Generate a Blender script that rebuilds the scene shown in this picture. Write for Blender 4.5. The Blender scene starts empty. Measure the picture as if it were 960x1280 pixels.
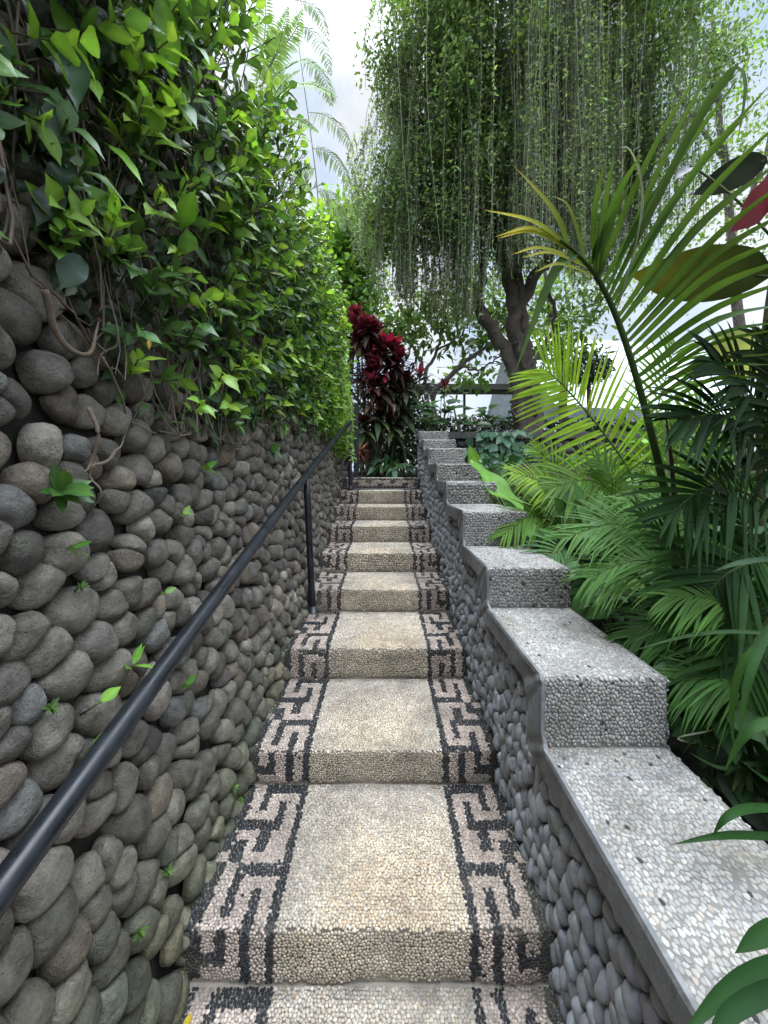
import bpy, math
import numpy as np
C = bpy.context.scene.collection
R = np.random.default_rng(11)
EYE = 1.625
F = 481.0
def P(x, y, d):
    return np.array([(x - 480.0) / F * d, d, EYE + (592.0 - y) / F * d])
def PP(*pts):
    return np.array([P(*p) for p in pts])

# ------------------------------------------------------------------ object helpers
def link(o, parent=None):
    C.objects.link(o)
    if parent is not None:
        o.parent = parent
    return o
def tag(o, label=None, cat=None, group=None, kind=None):
    if label: o['label'] = label
    if cat: o['category'] = cat
    if group: o['group'] = group
    if kind: o['kind'] = kind
    return o
def thing(name, label, cat, loc, group=None):
    o = bpy.data.objects.new(name, None)
    o.location = loc
    o.empty_display_size = 0.1
    link(o)
    return tag(o, label, cat, group)
class MB:
    """collects vertices, quads, tris and per-vertex colours; builds ONE mesh object"""
    def __init__(s):
        s.v, s.c, s.q, s.t, s.n = [], [], [], [], 0
    def add(s, v, quads=None, tris=None, col=(1, 1, 1)):
        v = np.asarray(v, dtype=np.float64).reshape(-1, 3)
        c = np.asarray(col, dtype=np.float64)
        if c.ndim == 1:
            c = np.tile(c[:3], (len(v), 1))
        s.v.append(v); s.c.append(c[:, :3])
        if quads is not None and len(quads): s.q.append(np.asarray(quads, dtype=np.int64).reshape(-1, 4) + s.n)
        if tris is not None and len(tris): s.t.append(np.asarray(tris, dtype=np.int64).reshape(-1, 3) + s.n)
        s.n += len(v)
        return s
    def build(s, name, mat, parent=None, smooth=True, origin=None):
        v = np.concatenate(s.v) if s.v else np.zeros((0, 3))
        c = np.concatenate(s.c) if s.c else np.zeros((0, 3))
        q = np.concatenate(s.q) if s.q else np.zeros((0, 4), dtype=np.int64)
        t = np.concatenate(s.t) if s.t else np.zeros((0, 3), dtype=np.int64)
        off = np.zeros(3)
        if parent is not None:
            q_ = parent
            while q_ is not None:
                off = off + np.array(q_.location); q_ = q_.parent
        elif origin is not None:
            off = np.asarray(origin, dtype=float)
        me = bpy.data.meshes.new(name)
        me.vertices.add(len(v))
        me.vertices.foreach_set('co', (v - off).astype(np.float32).ravel())
        nl = q.size + t.size
        me.loops.add(nl)
        me.loops.foreach_set('vertex_index', np.concatenate([q.ravel(), t.ravel()]).astype(np.int32))
        me.polygons.add(len(q) + len(t))
        st = np.concatenate([np.arange(len(q)) * 4, len(q) * 4 + np.arange(len(t)) * 3]).astype(np.int32)
        me.polygons.foreach_set('loop_start', st)
        me.polygons.foreach_set('use_smooth', np.full(len(st), bool(smooth)))
        a = me.color_attributes.new('Col', 'FLOAT_COLOR', 'POINT')
        a.data.foreach_set('color', np.concatenate([c, np.ones((len(c), 1))], 1).astype(np.float32).ravel())
        me.update(calc_edges=True)
        me.validate()
        me.materials.append(mat)
        o = bpy.data.objects.new(name, me)
        link(o, parent)
        if parent is None: o.location = off
        return o
def norm(a):
    return a / np.maximum(np.linalg.norm(a, axis=-1, keepdims=True), 1e-9)

# ------------------------------------------------------------------ materials
def mat(name):
    m = bpy.data.materials.new(name); m.use_nodes = True
    nt = m.node_tree
    for n in list(nt.nodes): nt.nodes.remove(n)
    out = nt.nodes.new('ShaderNodeOutputMaterial')
    return m, nt, out
def N(nt, typ, **kw):
    n = nt.nodes.new(typ)
    for k, v in kw.items():
        if k.startswith('i_'): n.inputs[k[2:].replace('_', ' ')].default_value = v
        else: setattr(n, k, v)
    return n
def L(nt, a, b): nt.links.new(a, b)
def noise(nt, scale, detail=4, rough=.6, vec=None):
    n = N(nt, 'ShaderNodeTexNoise'); n.inputs['Scale'].default_value = scale
    n.inputs['Detail'].default_value = detail; n.inputs['Roughness'].default_value = rough
    if vec is not None: L(nt, vec, n.inputs['Vector'])
    return n
def geo_pos(nt):
    return N(nt, 'ShaderNodeNewGeometry').outputs['Position']
def mulcol(nt, a, fac_out, lo, hi):
    """multiply a colour by a grey ramp of fac"""
    mr = N(nt, 'ShaderNodeMapRange'); L(nt, fac_out, mr.inputs['Value'])
    mr.inputs['From Min'].default_value = .3; mr.inputs['From Max'].default_value = .7
    mr.inputs['To Min'].default_value = lo; mr.inputs['To Max'].default_value = hi
    mx = N(nt, 'ShaderNodeVectorMath', operation='SCALE')
    L(nt, a, mx.inputs[0]); L(nt, mr.outputs['Result'], mx.inputs['Scale'])
    return mx.outputs['Vector']
def leaf_mat(name, trans=.35, rough=.42, tint=(1.25, 1.2, .6), spec=.4, var=8.0):
    m, nt, out = mat(name)
    at = N(nt, 'ShaderNodeAttribute', attribute_name='Col')
    nz = noise(nt, var, 3, .6, geo_pos(nt))
    col = mulcol(nt, at.outputs['Color'], nz.outputs['Fac'], .72, 1.28)
    pb = N(nt, 'ShaderNodeBsdfPrincipled')
    pb.inputs['Roughness'].default_value = rough; pb.inputs['Specular IOR Level'].default_value = spec
    L(nt, col, pb.inputs['Base Color'])
    bn = noise(nt, 90, 2, .5, geo_pos(nt)); bp = N(nt, 'ShaderNodeBump'); bp.inputs['Strength'].default_value = .15
    bp.inputs['Distance'].default_value = .004
    L(nt, bn.outputs['Fac'], bp.inputs['Height']); L(nt, bp.outputs['Normal'], pb.inputs['Normal'])
    tr = N(nt, 'ShaderNodeBsdfTranslucent')
    mm = N(nt, 'ShaderNodeVectorMath', operation='MULTIPLY'); L(nt, col, mm.inputs[0]); mm.inputs[1].default_value = tint
    L(nt, mm.outputs['Vector'], tr.inputs['Color'])
    mx = N(nt, 'ShaderNodeMixShader'); mx.inputs['Fac'].default_value = trans
    L(nt, pb.outputs['BSDF'], mx.inputs[1]); L(nt, tr.outputs['BSDF'], mx.inputs[2])
    L(nt, mx.outputs['Shader'], out.inputs['Surface'])
    return m
def rough_mat(name, base=None, rough=.85, spec=.3, nscale=14, lo=.7, hi=1.3, bscale=60, bstr=.4, bdist=.006, pits=0, moss=None, metal=0, rvar=False, lump=0):
    """rock, cement, soil, bark: base colour from attribute Col (or given), broken up at two scales, with bump"""
    m, nt, out = mat(name)
    pos = geo_pos(nt)
    pb = N(nt, 'ShaderNodeBsdfPrincipled')
    pb.inputs['Roughness'].default_value = rough; pb.inputs['Specular IOR Level'].default_value = spec
    pb.inputs['Metallic'].default_value = metal
    if base is None:
        src = N(nt, 'ShaderNodeAttribute', attribute_name='Col').outputs['Color']
    else:
        rgb = N(nt, 'ShaderNodeRGB'); rgb.outputs[0].default_value = (*base, 1); src = rgb.outputs[0]
    n1 = noise(nt, nscale, 5, .65, pos); n2 = noise(nt, nscale * 7, 3, .6, pos)
    c = mulcol(nt, src, n1.outputs['Fac'], lo, hi)
    c = mulcol(nt, c, n2.outputs['Fac'], .85, 1.15)
    if moss is not None:
        n3 = noise(nt, moss[0], 4, .7, pos)
        mr = N(nt, 'ShaderNodeMapRange'); L(nt, n3.outputs['Fac'], mr.inputs['Value'])
        mr.inputs['From Min'].default_value = moss[1]; mr.inputs['From Max'].default_value = moss[1] + .12
        mr.inputs['To Max'].default_value = moss[3]
        mx = N(nt, 'ShaderNodeMix', data_type='RGBA'); L(nt, mr.outputs['Result'], mx.inputs['Factor'])
        L(nt, c, mx.inputs[6]); mx.inputs[7].default_value = (*moss[2], 1)
        c = mx.outputs[2]
    L(nt, c, pb.inputs['Base Color'])
    if rvar:
        mr = N(nt, 'ShaderNodeMapRange'); L(nt, n1.outputs['Fac'], mr.inputs['Value'])
        mr.inputs['From Min'].default_value = .3; mr.inputs['From Max'].default_value = .7
        mr.inputs['To Min'].default_value = rough - .15; mr.inputs['To Max'].default_value = min(1, rough + .15)
        L(nt, mr.outputs['Result'], pb.inputs['Roughness'])
    bn = noise(nt, bscale, 6, .7, pos)
    h = bn.outputs['Fac']
    if pits:
        vo = N(nt, 'ShaderNodeTexVoronoi'); vo.inputs['Scale'].default_value = pits; L(nt, pos, vo.inputs['Vector'])
        mr = N(nt, 'ShaderNodeMapRange'); L(nt, vo.outputs['Distance'], mr.inputs['Value'])
        mr.inputs['From Min'].default_value = .1; mr.inputs['From Max'].default_value = .3
        mr.inputs['To Min'].default_value = -.35; mr.inputs['To Max'].default_value = 0
        ad = N(nt, 'ShaderNodeMath', operation='ADD'); L(nt, h, ad.inputs[0]); L(nt, mr.outputs['Result'], ad.inputs[1]); h = ad.outputs[0]
    bp = N(nt, 'ShaderNodeBump'); bp.inputs['Strength'].default_value = bstr; bp.inputs['Distance'].default_value = bdist
    L(nt, h, bp.inputs['Height']); L(nt, bp.outputs['Normal'], pb.inputs['Normal'])
    if lump:
        ln = noise(nt, lump, 4, .6, pos); b2 = N(nt, 'ShaderNodeBump'); b2.inputs['Strength'].default_value = .6; b2.inputs['Distance'].default_value = .02
        L(nt, ln.outputs['Fac'], b2.inputs['Height']); L(nt, b2.outputs['Normal'], bp.inputs['Normal'])
    L(nt, pb.outputs['BSDF'], out.inputs['Surface'])
    return m
M = {}
M['leaf'] = leaf_mat('glossy_leaf', trans=.36, rough=.36, spec=.5)
M['leaf_thin'] = leaf_mat('thin_leaf', trans=.45, rough=.5)
M['leaf_thick'] = leaf_mat('thick_leaf', trans=.2, rough=.42, spec=.25)
M['palm'] = leaf_mat('palm_leaf', trans=.5, rough=.5, spec=.14, var=5)
M['red_leaf'] = leaf_mat('red_leaf', trans=.3, rough=.55, spec=.2, tint=(1.4, .8, .8))
M['far_leaf'] = leaf_mat('distant_leaf', trans=.4, rough=.6, spec=.2, var=1.5)
M['river_stone'] = rough_mat('river_stone', rough=.78, spec=.35, nscale=22, lo=.55, hi=1.5, bscale=85, bstr=.9, bdist=.007, pits=130, moss=(5, .58, (.085, .098, .055), .5), rvar=True, lump=24)
M['grey_stone'] = rough_mat('painted_grey_stone', rough=.6, spec=.4, nscale=9, lo=.8, hi=1.2, bscale=60, bstr=.25, bdist=.004)
M['wall_mortar'] = rough_mat('wall_mortar', (.028, .026, .022), rough=.95, nscale=10, bscale=40, bstr=.6, bdist=.02, moss=(6, .58, (.03, .045, .015), .6))  # mortar colour darkened to stand in for the shadowy gaps between stones
M['grey_mortar'] = rough_mat('grey_mortar', (.06, .06, .06), rough=.9)
M['cement'] = rough_mat('smooth_grey_cement', (.150, .150, .152), rough=.72, nscale=7, lo=.62, hi=1.3, bscale=34, bstr=.55, bdist=.008, moss=(9, .55, (.085, .088, .07), .75))
M['pebble'] = rough_mat('washed_pebble', rough=.68, spec=.28, nscale=3.2, lo=.66, hi=1.2, moss=(2.6, .57, (.17, .155, .115), .55), bscale=160, bstr=.15, bdist=.002, rvar=True)
M['grout'] = rough_mat('pebble_grout', rough=.95, nscale=6, lo=.7, hi=1.3, bscale=120, bstr=.6, bdist=.004)
M['paint'] = rough_mat('black_metal_paint', (.012, .014, .018), rough=.38, spec=.5, nscale=10, lo=.7, hi=1.4, bscale=120, bstr=.12, bdist=.001, rvar=True)
M['bark'] = rough_mat('grey_brown_bark', rough=.9, nscale=6, lo=.5, hi=1.45, bscale=22, bstr=1, bdist=.06, lump=7, moss=(3, .58, (.07, .085, .04), .5))
M['root'] = rough_mat('aerial_root', rough=.9, nscale=12, bscale=80, bstr=.5, bdist=.004)
M['stem'] = rough_mat('green_stem', rough=.5, spec=.4, nscale=8, bscale=60, bstr=.2, bdist=.003)
M['soil'] = rough_mat('dark_soil', (.022, .018, .012), rough=.95, nscale=1.2, lo=.6, hi=1.4, bscale=9, bstr=.8, bdist=.05, moss=(.8, .5, (.03, .05, .015), .6))
M['old_concrete'] = rough_mat('weathered_concrete', (.09, .088, .08), rough=.92, nscale=4, lo=.5, hi=1.4, bscale=25, bstr=.5, bdist=.02, moss=(3, .55, (.03, .035, .02), .6))
M['roof_metal'] = rough_mat('pale_sheet_metal', (.62, .66, .72), rough=.5, nscale=.6, lo=.85, hi=1.1, bscale=3, bstr=.1, bdist=.02)
M['dark_metal'] = rough_mat('dark_roof_edge', (.05, .05, .05), rough=.7)
M['pale_wall'] = rough_mat('pale_plaster', (.7, .71, .72), rough=.9, nscale=.8)

# ------------------------------------------------------------------ generators
PROF = {
 'fig':   [.06, .40, .68, .86, .97, 1.0, .97, .88, .70, .42, .14, .0],
 'obl':   [.08, .55, .82, .95, 1.0, 1.0, .97, .90, .76, .54, .24, .0],
 'lance': [.10, .42, .70, .88, .98, 1.0, .93, .78, .58, .37, .17, .0],
 'strap': [.55, .85, 1.0, 1.0, .86, .5, .0],
 'disc':  [.25, .85, 1.0, 1.0, .95, .68, .0],
 'heart': [.45, 1.0, .98, .82, .58, .28, .0],
 'palm':  [.45, .9, 1.0, .9, .7, .4, .02],
}
def ribbons(mb, curves, sides, ups, widths, prof, col, fold=.2, mid=1.25, tipcol=None, wavy=0):
    """curves (N,S,3); sides, ups (N,S,3) unit; widths (N,) half width; V-folded blade with a paler midrib"""
    n, S, _ = curves.shape
    w = np.interp(np.linspace(0, 1, S), np.linspace(0, 1, len(prof)), prof)[None, :, None] * np.asarray(widths).reshape(-1, 1, 1)
    upo = ups * w * fold
    if wavy:
        ph = R.random((n, 1, 1)) * 6.28
        k = np.arange(S).reshape(1, S, 1)
        k = k / (S - 1) * 11.0
        wl = np.sin(k * 1.25 + ph) * w * wavy; wr = np.sin(k * 1.4 + ph + 1.5) * w * wavy
    else:
        wl = wr = 0
    lft = curves - sides * w + upo + ups * wl
    rgt = curves + sides * w + upo + ups * wr
    v = np.stack([lft, curves, rgt], 2).reshape(-1, 3)
    col = np.asarray(col, float)
    if col.ndim == 1: col = np.tile(col, (n, 1))
    cc = np.repeat(col[:, None, :], S, 1)
    if tipcol is not None:
        tc = np.asarray(tipcol, float)
        if tc.ndim == 1: tc = np.tile(tc, (n, 1))
        t = (np.linspace(0, 1, S)[None, :, None]) ** 2
        cc = cc * (1 - t) + tc[:, None, :] * t
    c3 = np.stack([cc, cc * mid, cc], 2).reshape(-1, 3)
    i = np.arange(n)[:, None, None] * S * 3
    s_ = np.arange(S - 1)[None, :, None] * 3
    k = np.arange(2)[None, None, :]
    a = (i + s_ + k).ravel()
    q = np.stack([a, a + 1, a + 4, a + 3], 1)
    mb.add(v, q, None, c3)
def leaves(mb, o, d, up, Ls, Ws, prof='fig', droop=.2, fold=.25, col=(.05, .1, .02), S=6, mid=1.25, tipcol=None, wavy=0, curl=0):
    """N leaves: base o, direction d, approx face normal up"""
    o = np.atleast_2d(o).astype(float); n = len(o)
    d = norm(np.broadcast_to(np.asarray(d, float), (n, 3))); up = np.broadcast_to(np.asarray(up, float), (n, 3))
    Ls = np.broadcast_to(np.asarray(Ls, float), (n,)); Ws = np.broadcast_to(np.asarray(Ws, float), (n,))
    droop = np.broadcast_to(np.asarray(droop, float), (n,))
    sd = norm(np.cross(d, up)); nr = np.cross(sd, d)
    t = np.linspace(0, 1, S)[None, :, None]
    cur = o[:, None, :] + d[:, None, :] * (Ls[:, None, None] * t) + np.array([0, 0, -1.0]) * (droop * Ls)[:, None, None] * t ** 2
    curl = np.broadcast_to(np.asarray(curl, float), (n,))
    cur = cur - nr[:, None, :] * ((Ls * curl)[:, None, None] * t ** 2)
    tg = norm(np.gradient(cur, axis=1))
    sides = np.repeat(sd[:, None, :], S, 1)
    ups = norm(np.cross(sides, tg))
    ribbons(mb, cur, sides, ups, Ws, PROF[prof], col, fold, mid, tipcol, wavy)
def diamonds(mb, o, d, up, Ls, Ws, col, fold=.15):
    """cheap small leaves: 4 vertices, two triangles"""
    n = len(o); d = norm(d); sd = norm(np.cross(d, up)); nr = np.cross(sd, d)
    Ls = np.asarray(Ls).reshape(-1, 1); Ws = np.asarray(Ws).reshape(-1, 1)
    m = o + d * Ls * .45
    v = np.stack([o, m - sd * Ws + nr * Ws * fold, o + d * Ls, m + sd * Ws + nr * Ws * fold], 1).reshape(-1, 3)
    b = np.arange(n) * 4
    t = np.concatenate([np.stack([b, b + 2, b + 1], 1), np.stack([b, b + 3, b + 2], 1)])
    mb.add(v, None, t, np.repeat(col, 4, 0))
def tube(mb, pts, rad, k=6, col=(.1, .08, .06), cap=True):
    pts = np.asarray(pts, float); n = len(pts)
    rad = np.interp(np.linspace(0, 1, n), np.linspace(0, 1, len(np.atleast_1d(rad))), np.atleast_1d(rad)) if np.ndim(rad) else np.full(n, rad)
    tg = norm(np.gradient(pts, axis=0))
    ref = np.array([0, 0, 1.0]) if abs(tg[:, 2]).mean() < .85 else np.array([1.0, 0, 0])
    s = norm(np.cross(tg, ref)); u = np.cross(s, tg)
    a = np.linspace(0, 2 * np.pi, k, endpoint=False)
    v = pts[:, None, :] + rad[:, None, None] * (np.cos(a)[None, :, None] * s[:, None, :] + np.sin(a)[None, :, None] * u[:, None, :])
    i = np.arange(n - 1)[:, None] * k; j = np.arange(k)[None, :]; j2 = (j + 1) % k
    q = np.stack([i + j, i + j2, i + k + j2, i + k + j], -1).reshape(-1, 4)
    v = v.reshape(-1, 3); tr = None
    if cap:
        v = np.concatenate([v, pts[:1], pts[-1:]])
        jj = np.arange(k)
        tr = np.concatenate([np.stack([(jj + 1) % k, jj, np.full(k, n * k)], 1),
                             np.stack([(n - 1) * k + jj, (n - 1) * k + (jj + 1) % k, np.full(k, n * k + 1)], 1)])
    mb.add(v, q, tr, col)
def tubes(mb, curves, rad, k=3, col=(.1, .1, .06)):
    """N thin tubes at once, curves (N,S,3)"""
    n, S, _ = curves.shape
    tg = norm(np.gradient(curves, axis=1))
    ref = np.where(np.abs(tg[..., 2:3]) > .8, np.array([1.0, 0, 0]), np.array([0, 0, 1.0]))
    s = norm(np.cross(tg, ref)); u = np.cross(s, tg)
    a = np.linspace(0, 2 * np.pi, k, endpoint=False)
    rad = np.asarray(rad, float)
    rad = rad.reshape(-1, 1, 1, 1) if rad.ndim == 1 else rad
    v = curves[:, :, None, :] + rad * (np.cos(a)[None, None, :, None] * s[:, :, None, :] + np.sin(a)[None, None, :, None] * u[:, :, None, :])
    i = (np.arange(n)[:, None, None] * S + np.arange(S - 1)[None, :, None]) * k
    j = np.arange(k)[None, None, :]; j2 = (j + 1) % k
    q = np.stack([i + j, i + j2, i + k + j2, i + k + j], -1).reshape(-1, 4)
    c = np.asarray(col, float)
    if c.ndim == 2: c = np.repeat(c, S * k, 0)
    mb.add(v.reshape(-1, 3), q, None, c)
def bez(pts, n=12):
    """smooth curve through the points (Catmull-Rom)"""
    p = np.asarray(pts, float)
    if len(p) == 2: return p[0] + (p[1] - p[0]) * np.linspace(0, 1, n)[:, None]
    e = np.concatenate([[2 * p[0] - p[1]], p, [2 * p[-1] - p[-2]]])
    t = np.linspace(0, len(p) - 1 - 1e-6, n); k = t.astype(int); f = (t - k)[:, None]
    a, b, c, d = e[k], e[k + 1], e[k + 2], e[k + 3]
    return .5 * (2 * b + (c - a) * f + (2 * a - 5 * b + 4 * c - d) * f ** 2 + (3 * b - a - 3 * c + d) * f ** 3)
def box(mb, a, b, col=(1, 1, 1)):
    x0, y0, z0 = a; x1, y1, z1 = b
    v = [(x0, y0, z0), (x1, y0, z0), (x1, y1, z0), (x0, y1, z0), (x0, y0, z1), (x1, y0, z1), (x1, y1, z1), (x0, y1, z1)]
    for f in ((0, 3, 2, 1), (4, 5, 6, 7), (0, 1, 5, 4), (1, 2, 6, 5), (2, 3, 7, 6), (3, 0, 4, 7)):
        mb.add([v[i] for i in f], [(0, 1, 2, 3)], None, col)
def prism(mb, poly, axis, a0, a1, col=(1, 1, 1)):
    """extrude a convex 2D polygon (YZ if axis 0) from a0 to a1, faces not shared"""
    n = len(poly)
    def p3(p, a): return (a, p[0], p[1]) if axis == 0 else ((p[0], a, p[1]) if axis == 1 else (p[0], p[1], a))
    A = [p3(p, a0) for p in poly]; B = [p3(p, a1) for p in poly]
    tr = [(0, i, i + 1) for i in range(1, n - 1)]
    mb.add(A, None, tr, col); mb.add(B, None, [(a, c, b) for a, b, c in tr], col)
    for i in range(n):
        j = (i + 1) % n
        mb.add([A[i], A[j], B[j], B[i]], [(0, 1, 2, 3)], None, col)
def cells(u0, u1, v0, v1, du, dv, jit, A=12, rng=R):
    """packed irregular cells: jittered staggered grid, star-shaped Voronoi radius in A directions (in units of du, dv)"""
    nu = int((u1 - u0) / du) + 5; nv = int((v1 - v0) / dv) + 5
    j, i = np.meshgrid(np.arange(nv), np.arange(nu), indexing='ij')
    x = i + .5 * (j % 2) + (rng.random(i.shape) - .5) * jit
    y = j * 1.0 + (rng.random(i.shape) - .5) * jit * .9
    th = np.linspace(0, 2 * np.pi, A, endpoint=False); ct, st = np.cos(th), np.sin(th)
    r = np.full(i.shape + (A,), 9.0)
    for dj in (-2, -1, 0, 1, 2):
        for di in (-2, -1, 0, 1, 2):
            if di == 0 and dj == 0: continue
            jj = j + dj; ii = i + di
            ok = (jj >= 0) & (jj < nv) & (ii >= 0) & (ii < nu)
            jc = jj.clip(0, nv - 1); ic = ii.clip(0, nu - 1)
            ex = x[jc, ic] - x; ey = y[jc, ic] - y
            dd = (ex ** 2 + ey ** 2) / 2
            den = ex[..., None] * ct + ey[..., None] * st
            rr = np.where((den > 1e-3) & ok[..., None], dd[..., None] / np.maximum(den, 1e-3), 9.0)
            r = np.minimum(r, rr)
    U = u0 + (x - 2) * du; V = v0 + (y - 2) * dv
    keep = (U > u0) & (U < u1) & (V > v0) & (V < v1) & (r.max(-1) < 1.6)
    return U[keep], V[keep], r[keep], ct, st
def stones(mb, U, V, r, ct, st, du, dv, hgt, fmap, col, rings=4, gap=.93, roundness=.6, power=.55, sink=.25, tilt=.2, warp=.06, rng=R):
    """domed stones filling cells; fmap(u,v,h)->xyz"""
    n, A = r.shape
    rs = (r + np.roll(r, 1, 1) + np.roll(r, -1, 1)) / 3
    rm = rs.mean(1, keepdims=True)
    rs = np.minimum(rs * (1 - roundness) + np.minimum(rm, rs * 1.12) * roundness, r * 1.02) * gap
    hg = np.broadcast_to(np.asarray(hgt, float), (n,))
    tu = (rng.random(n) - .5) * 2 * tilt; tv = (rng.random(n) - .5) * 2 * tilt
    vs = []
    ph = rng.random((n, 6)) * 6.28
    for k in range(rings):
        f = (k / rings) * np.pi / 2
        rho = np.cos(f) ** power; h = np.sin(f) ** 1.05
        if k == 0: rho, h = .93, -sink
        wv = 1 + warp * (np.sin(2 * np.arctan2(st, ct)[None] + ph[:, :1] + f * 2) + np.sin(3 * np.arctan2(st, ct)[None] + ph[:, 1:2] - f * 3))
        a = rs * rho * wv * ct * du; b = rs * rho * wv * st * dv
        hh = h * hg[:, None] * (1 + warp * np.sin(2 * np.arctan2(st, ct)[None] + ph[:, 2:3])) + (a * tu[:, None] + b * tv[:, None])
        vs.append(np.stack([U[:, None] + a, V[:, None] + b, hh], -1))
    v = np.stack(vs, 1).reshape(n, rings * A, 3)
    top = np.stack([U, V, hg], -1)[:, None, :]
    v = np.concatenate([v, top], 1)
    m = rings * A + 1
    j = np.arange(A); j2 = (j + 1) % A
    q = np.concatenate([np.stack([k * A + j, k * A + j2, (k + 1) * A + j2, (k + 1) * A + j], 1) for k in range(rings - 1)]) if rings > 1 else np.zeros((0, 4), int)
    t = np.stack([(rings - 1) * A + j, (rings - 1) * A + j2, np.full(A, rings * A)], 1)
    b = np.arange(n)[:, None, None] * m
    vv = v.reshape(-1, 3)
    mb.add(fmap(vv[:, 0], vv[:, 1], vv[:, 2]), (q[None] + b).reshape(-1, 4), (t[None] + b).reshape(-1, 3), np.repeat(col, m, 0))
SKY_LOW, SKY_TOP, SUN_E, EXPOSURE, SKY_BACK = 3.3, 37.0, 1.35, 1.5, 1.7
# ------------------------------------------------------------------ levels (metres; eye at z = EYE, stairs climb along +Y)
FRONT = np.array([.58, 1.22, 1.80, 2.44, 3.10, 3.67, 4.27, 4.78, 5.25, 5.66])      # riser planes; FRONT[0] is the step below the frame
TREADZ = EYE + np.array([-1.625, -1.453, -1.299, -1.11, -.934, -.755, -.577, -.407, -.228, -.055])
XL, XR = -.637, .533
def stairz(d):
    return np.interp(d, [-2, .58, 1.22, 1.80, 2.44, 3.10, 3.67, 4.27, 4.78, 5.25, 5.66, 7],
                     EYE + np.array([-2.4, -1.80, -1.625, -1.453, -1.299, -1.11, -.934, -.755, -.577, -.407, -.228, -.055]))
CAPZ = EYE + np.array([-.865, -.645, -.452, -.235, -.062, .10, .292, .44, .60])     # cap k runs from CAPF[k] on
CAPF = np.array([.30, 1.215, 1.86, 2.43, 3.07, 3.64, 4.30, 4.84, 5.40, 5.95])
CX0, CX1 = .500, .905
def wallx(d, z):
    h = np.clip(z - stairz(d), -.3, 3.2)
    return -.637 - .15 * np.minimum(h, 1.0) - .05 * np.maximum(h - 1.0, 0)
WALLTOP = EYE + 2.15

# ground: one sheet to the horizon, terraced like the garden
def groundz(x, y):
    garden = np.interp(y, [-40, -3, 0, 1.2, 3.1, 5.4, 6.2, 9, 14, 400], EYE + np.array([-2.6, -2.2, -1.65, -1.15, -.62, -.05, .12, .1, -.6, -.9]))
    lane = np.interp(y, [-40, -3, .5, 5.7, 6.0, 6.1, 9, 14, 400], EYE + np.array([-3.2, -3.0, -2.25, -.75, -.4, -.06, .05, -.6, -.9]))
    bank = np.interp(y, [-40, -3, 5.9, 7.2, 400], EYE + np.array([1.9, 1.95, 2.0, -.2, -.9]))
    tr = np.clip((x - .62) / .14, 0, 1); tl = np.clip((-1.12 - x) / .2, 0, 1)
    far = np.clip((np.abs(x) - 14) / 20, 0, 1)
    z = lane * (1 - tr) + garden * tr
    z = z * (1 - tl) + bank * tl
    z = z + (np.sin(x * 2.1 + y * 1.3) * .03 + np.sin(x * .9 - y * 2.7) * .03) * np.clip((np.abs(x) - 1) / .5, 0, 1)
    return z * (1 - far) + (EYE - 1.2) * far
gx = np.concatenate([[-400, -150, -60, -34, -22, -14, -8, -5, -3.5, -2.6, -2, -1.7, -1.5, -1.32, -1.22, -1.12, -1.0, -.7, 0, .3, .55, .62, .69, .76, .9], np.arange(1.1, 6, .22), [7, 9, 12, 16, 22, 34, 60, 150, 400]])
gy = np.concatenate([[-120, -40, -20, -10, -6, -4, -3], np.arange(-2, 10, .25), [11, 13, 16, 22, 34, 60, 120, 260, 600]])
GX, GY = np.meshgrid(gx, gy)
gv = np.stack([GX, GY, groundz(GX, GY)], -1).reshape(-1, 3)
nx, ny = len(gx), len(gy)
ii = (np.arange(ny - 1)[:, None] * nx + np.arange(nx - 1)[None]).ravel()
g = MB(); g.add(gv, np.stack([ii, ii + 1, ii + nx + 1, ii + nx], 1), None, (.03, .025, .018))
tag(g.build('ground', M['soil']), kind='structure')

# ------------------------------------------------------------------ staircase with pebble mosaic
TREAD_KEY = ["#####.#", "#...#.#", "#.#.#.#", "#.#...#", "#.#####", "#..#..#", "#..#.##", "#....#.", "#####.#", "#...#.#", "#.#.#.#", "#.#.#.#", "#.#...#"]
RISER_KEY = ["#.#.#.#", "#.#.#.#", "#.#.###", "#.#...#"]
RISER_KEY2 = ["#####.#", "#...#.#", "#.#.#.#", "#.#.#.#"]
TOP_KEY = ["#############", "#...#...#...#", "#.#...#...#.#", "#.#########.#"]
def keyval(rows, a, b):
    """a across 0..1 (0 = inner line), b along 0..1 (0 = back or top); True where the mosaic is dark"""
    nr, nc = len(rows), len(rows[0])
    ed = np.array([0, .115, .29, .415, .60, .725, .905, 1.0]) if nc == 7 else np.linspace(0, 1, nc + 1)
    ci = np.clip(np.searchsorted(ed, a, side='right') - 1, 0, nc - 1)
    ri = np.clip((b * nr).astype(int), 0, nr - 1)
    tab = np.array([[ch == '#' for ch in row] for row in rows])
    return tab[ri, ci]
IL, IR = -.35, .277
def shade(c, n, s, rng=R):
    return np.clip(np.asarray(c)[None] * np.exp(rng.normal(0, s, (n, 1))) * (1 + rng.normal(0, .03, (n, 3))), .004, .9)
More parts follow.
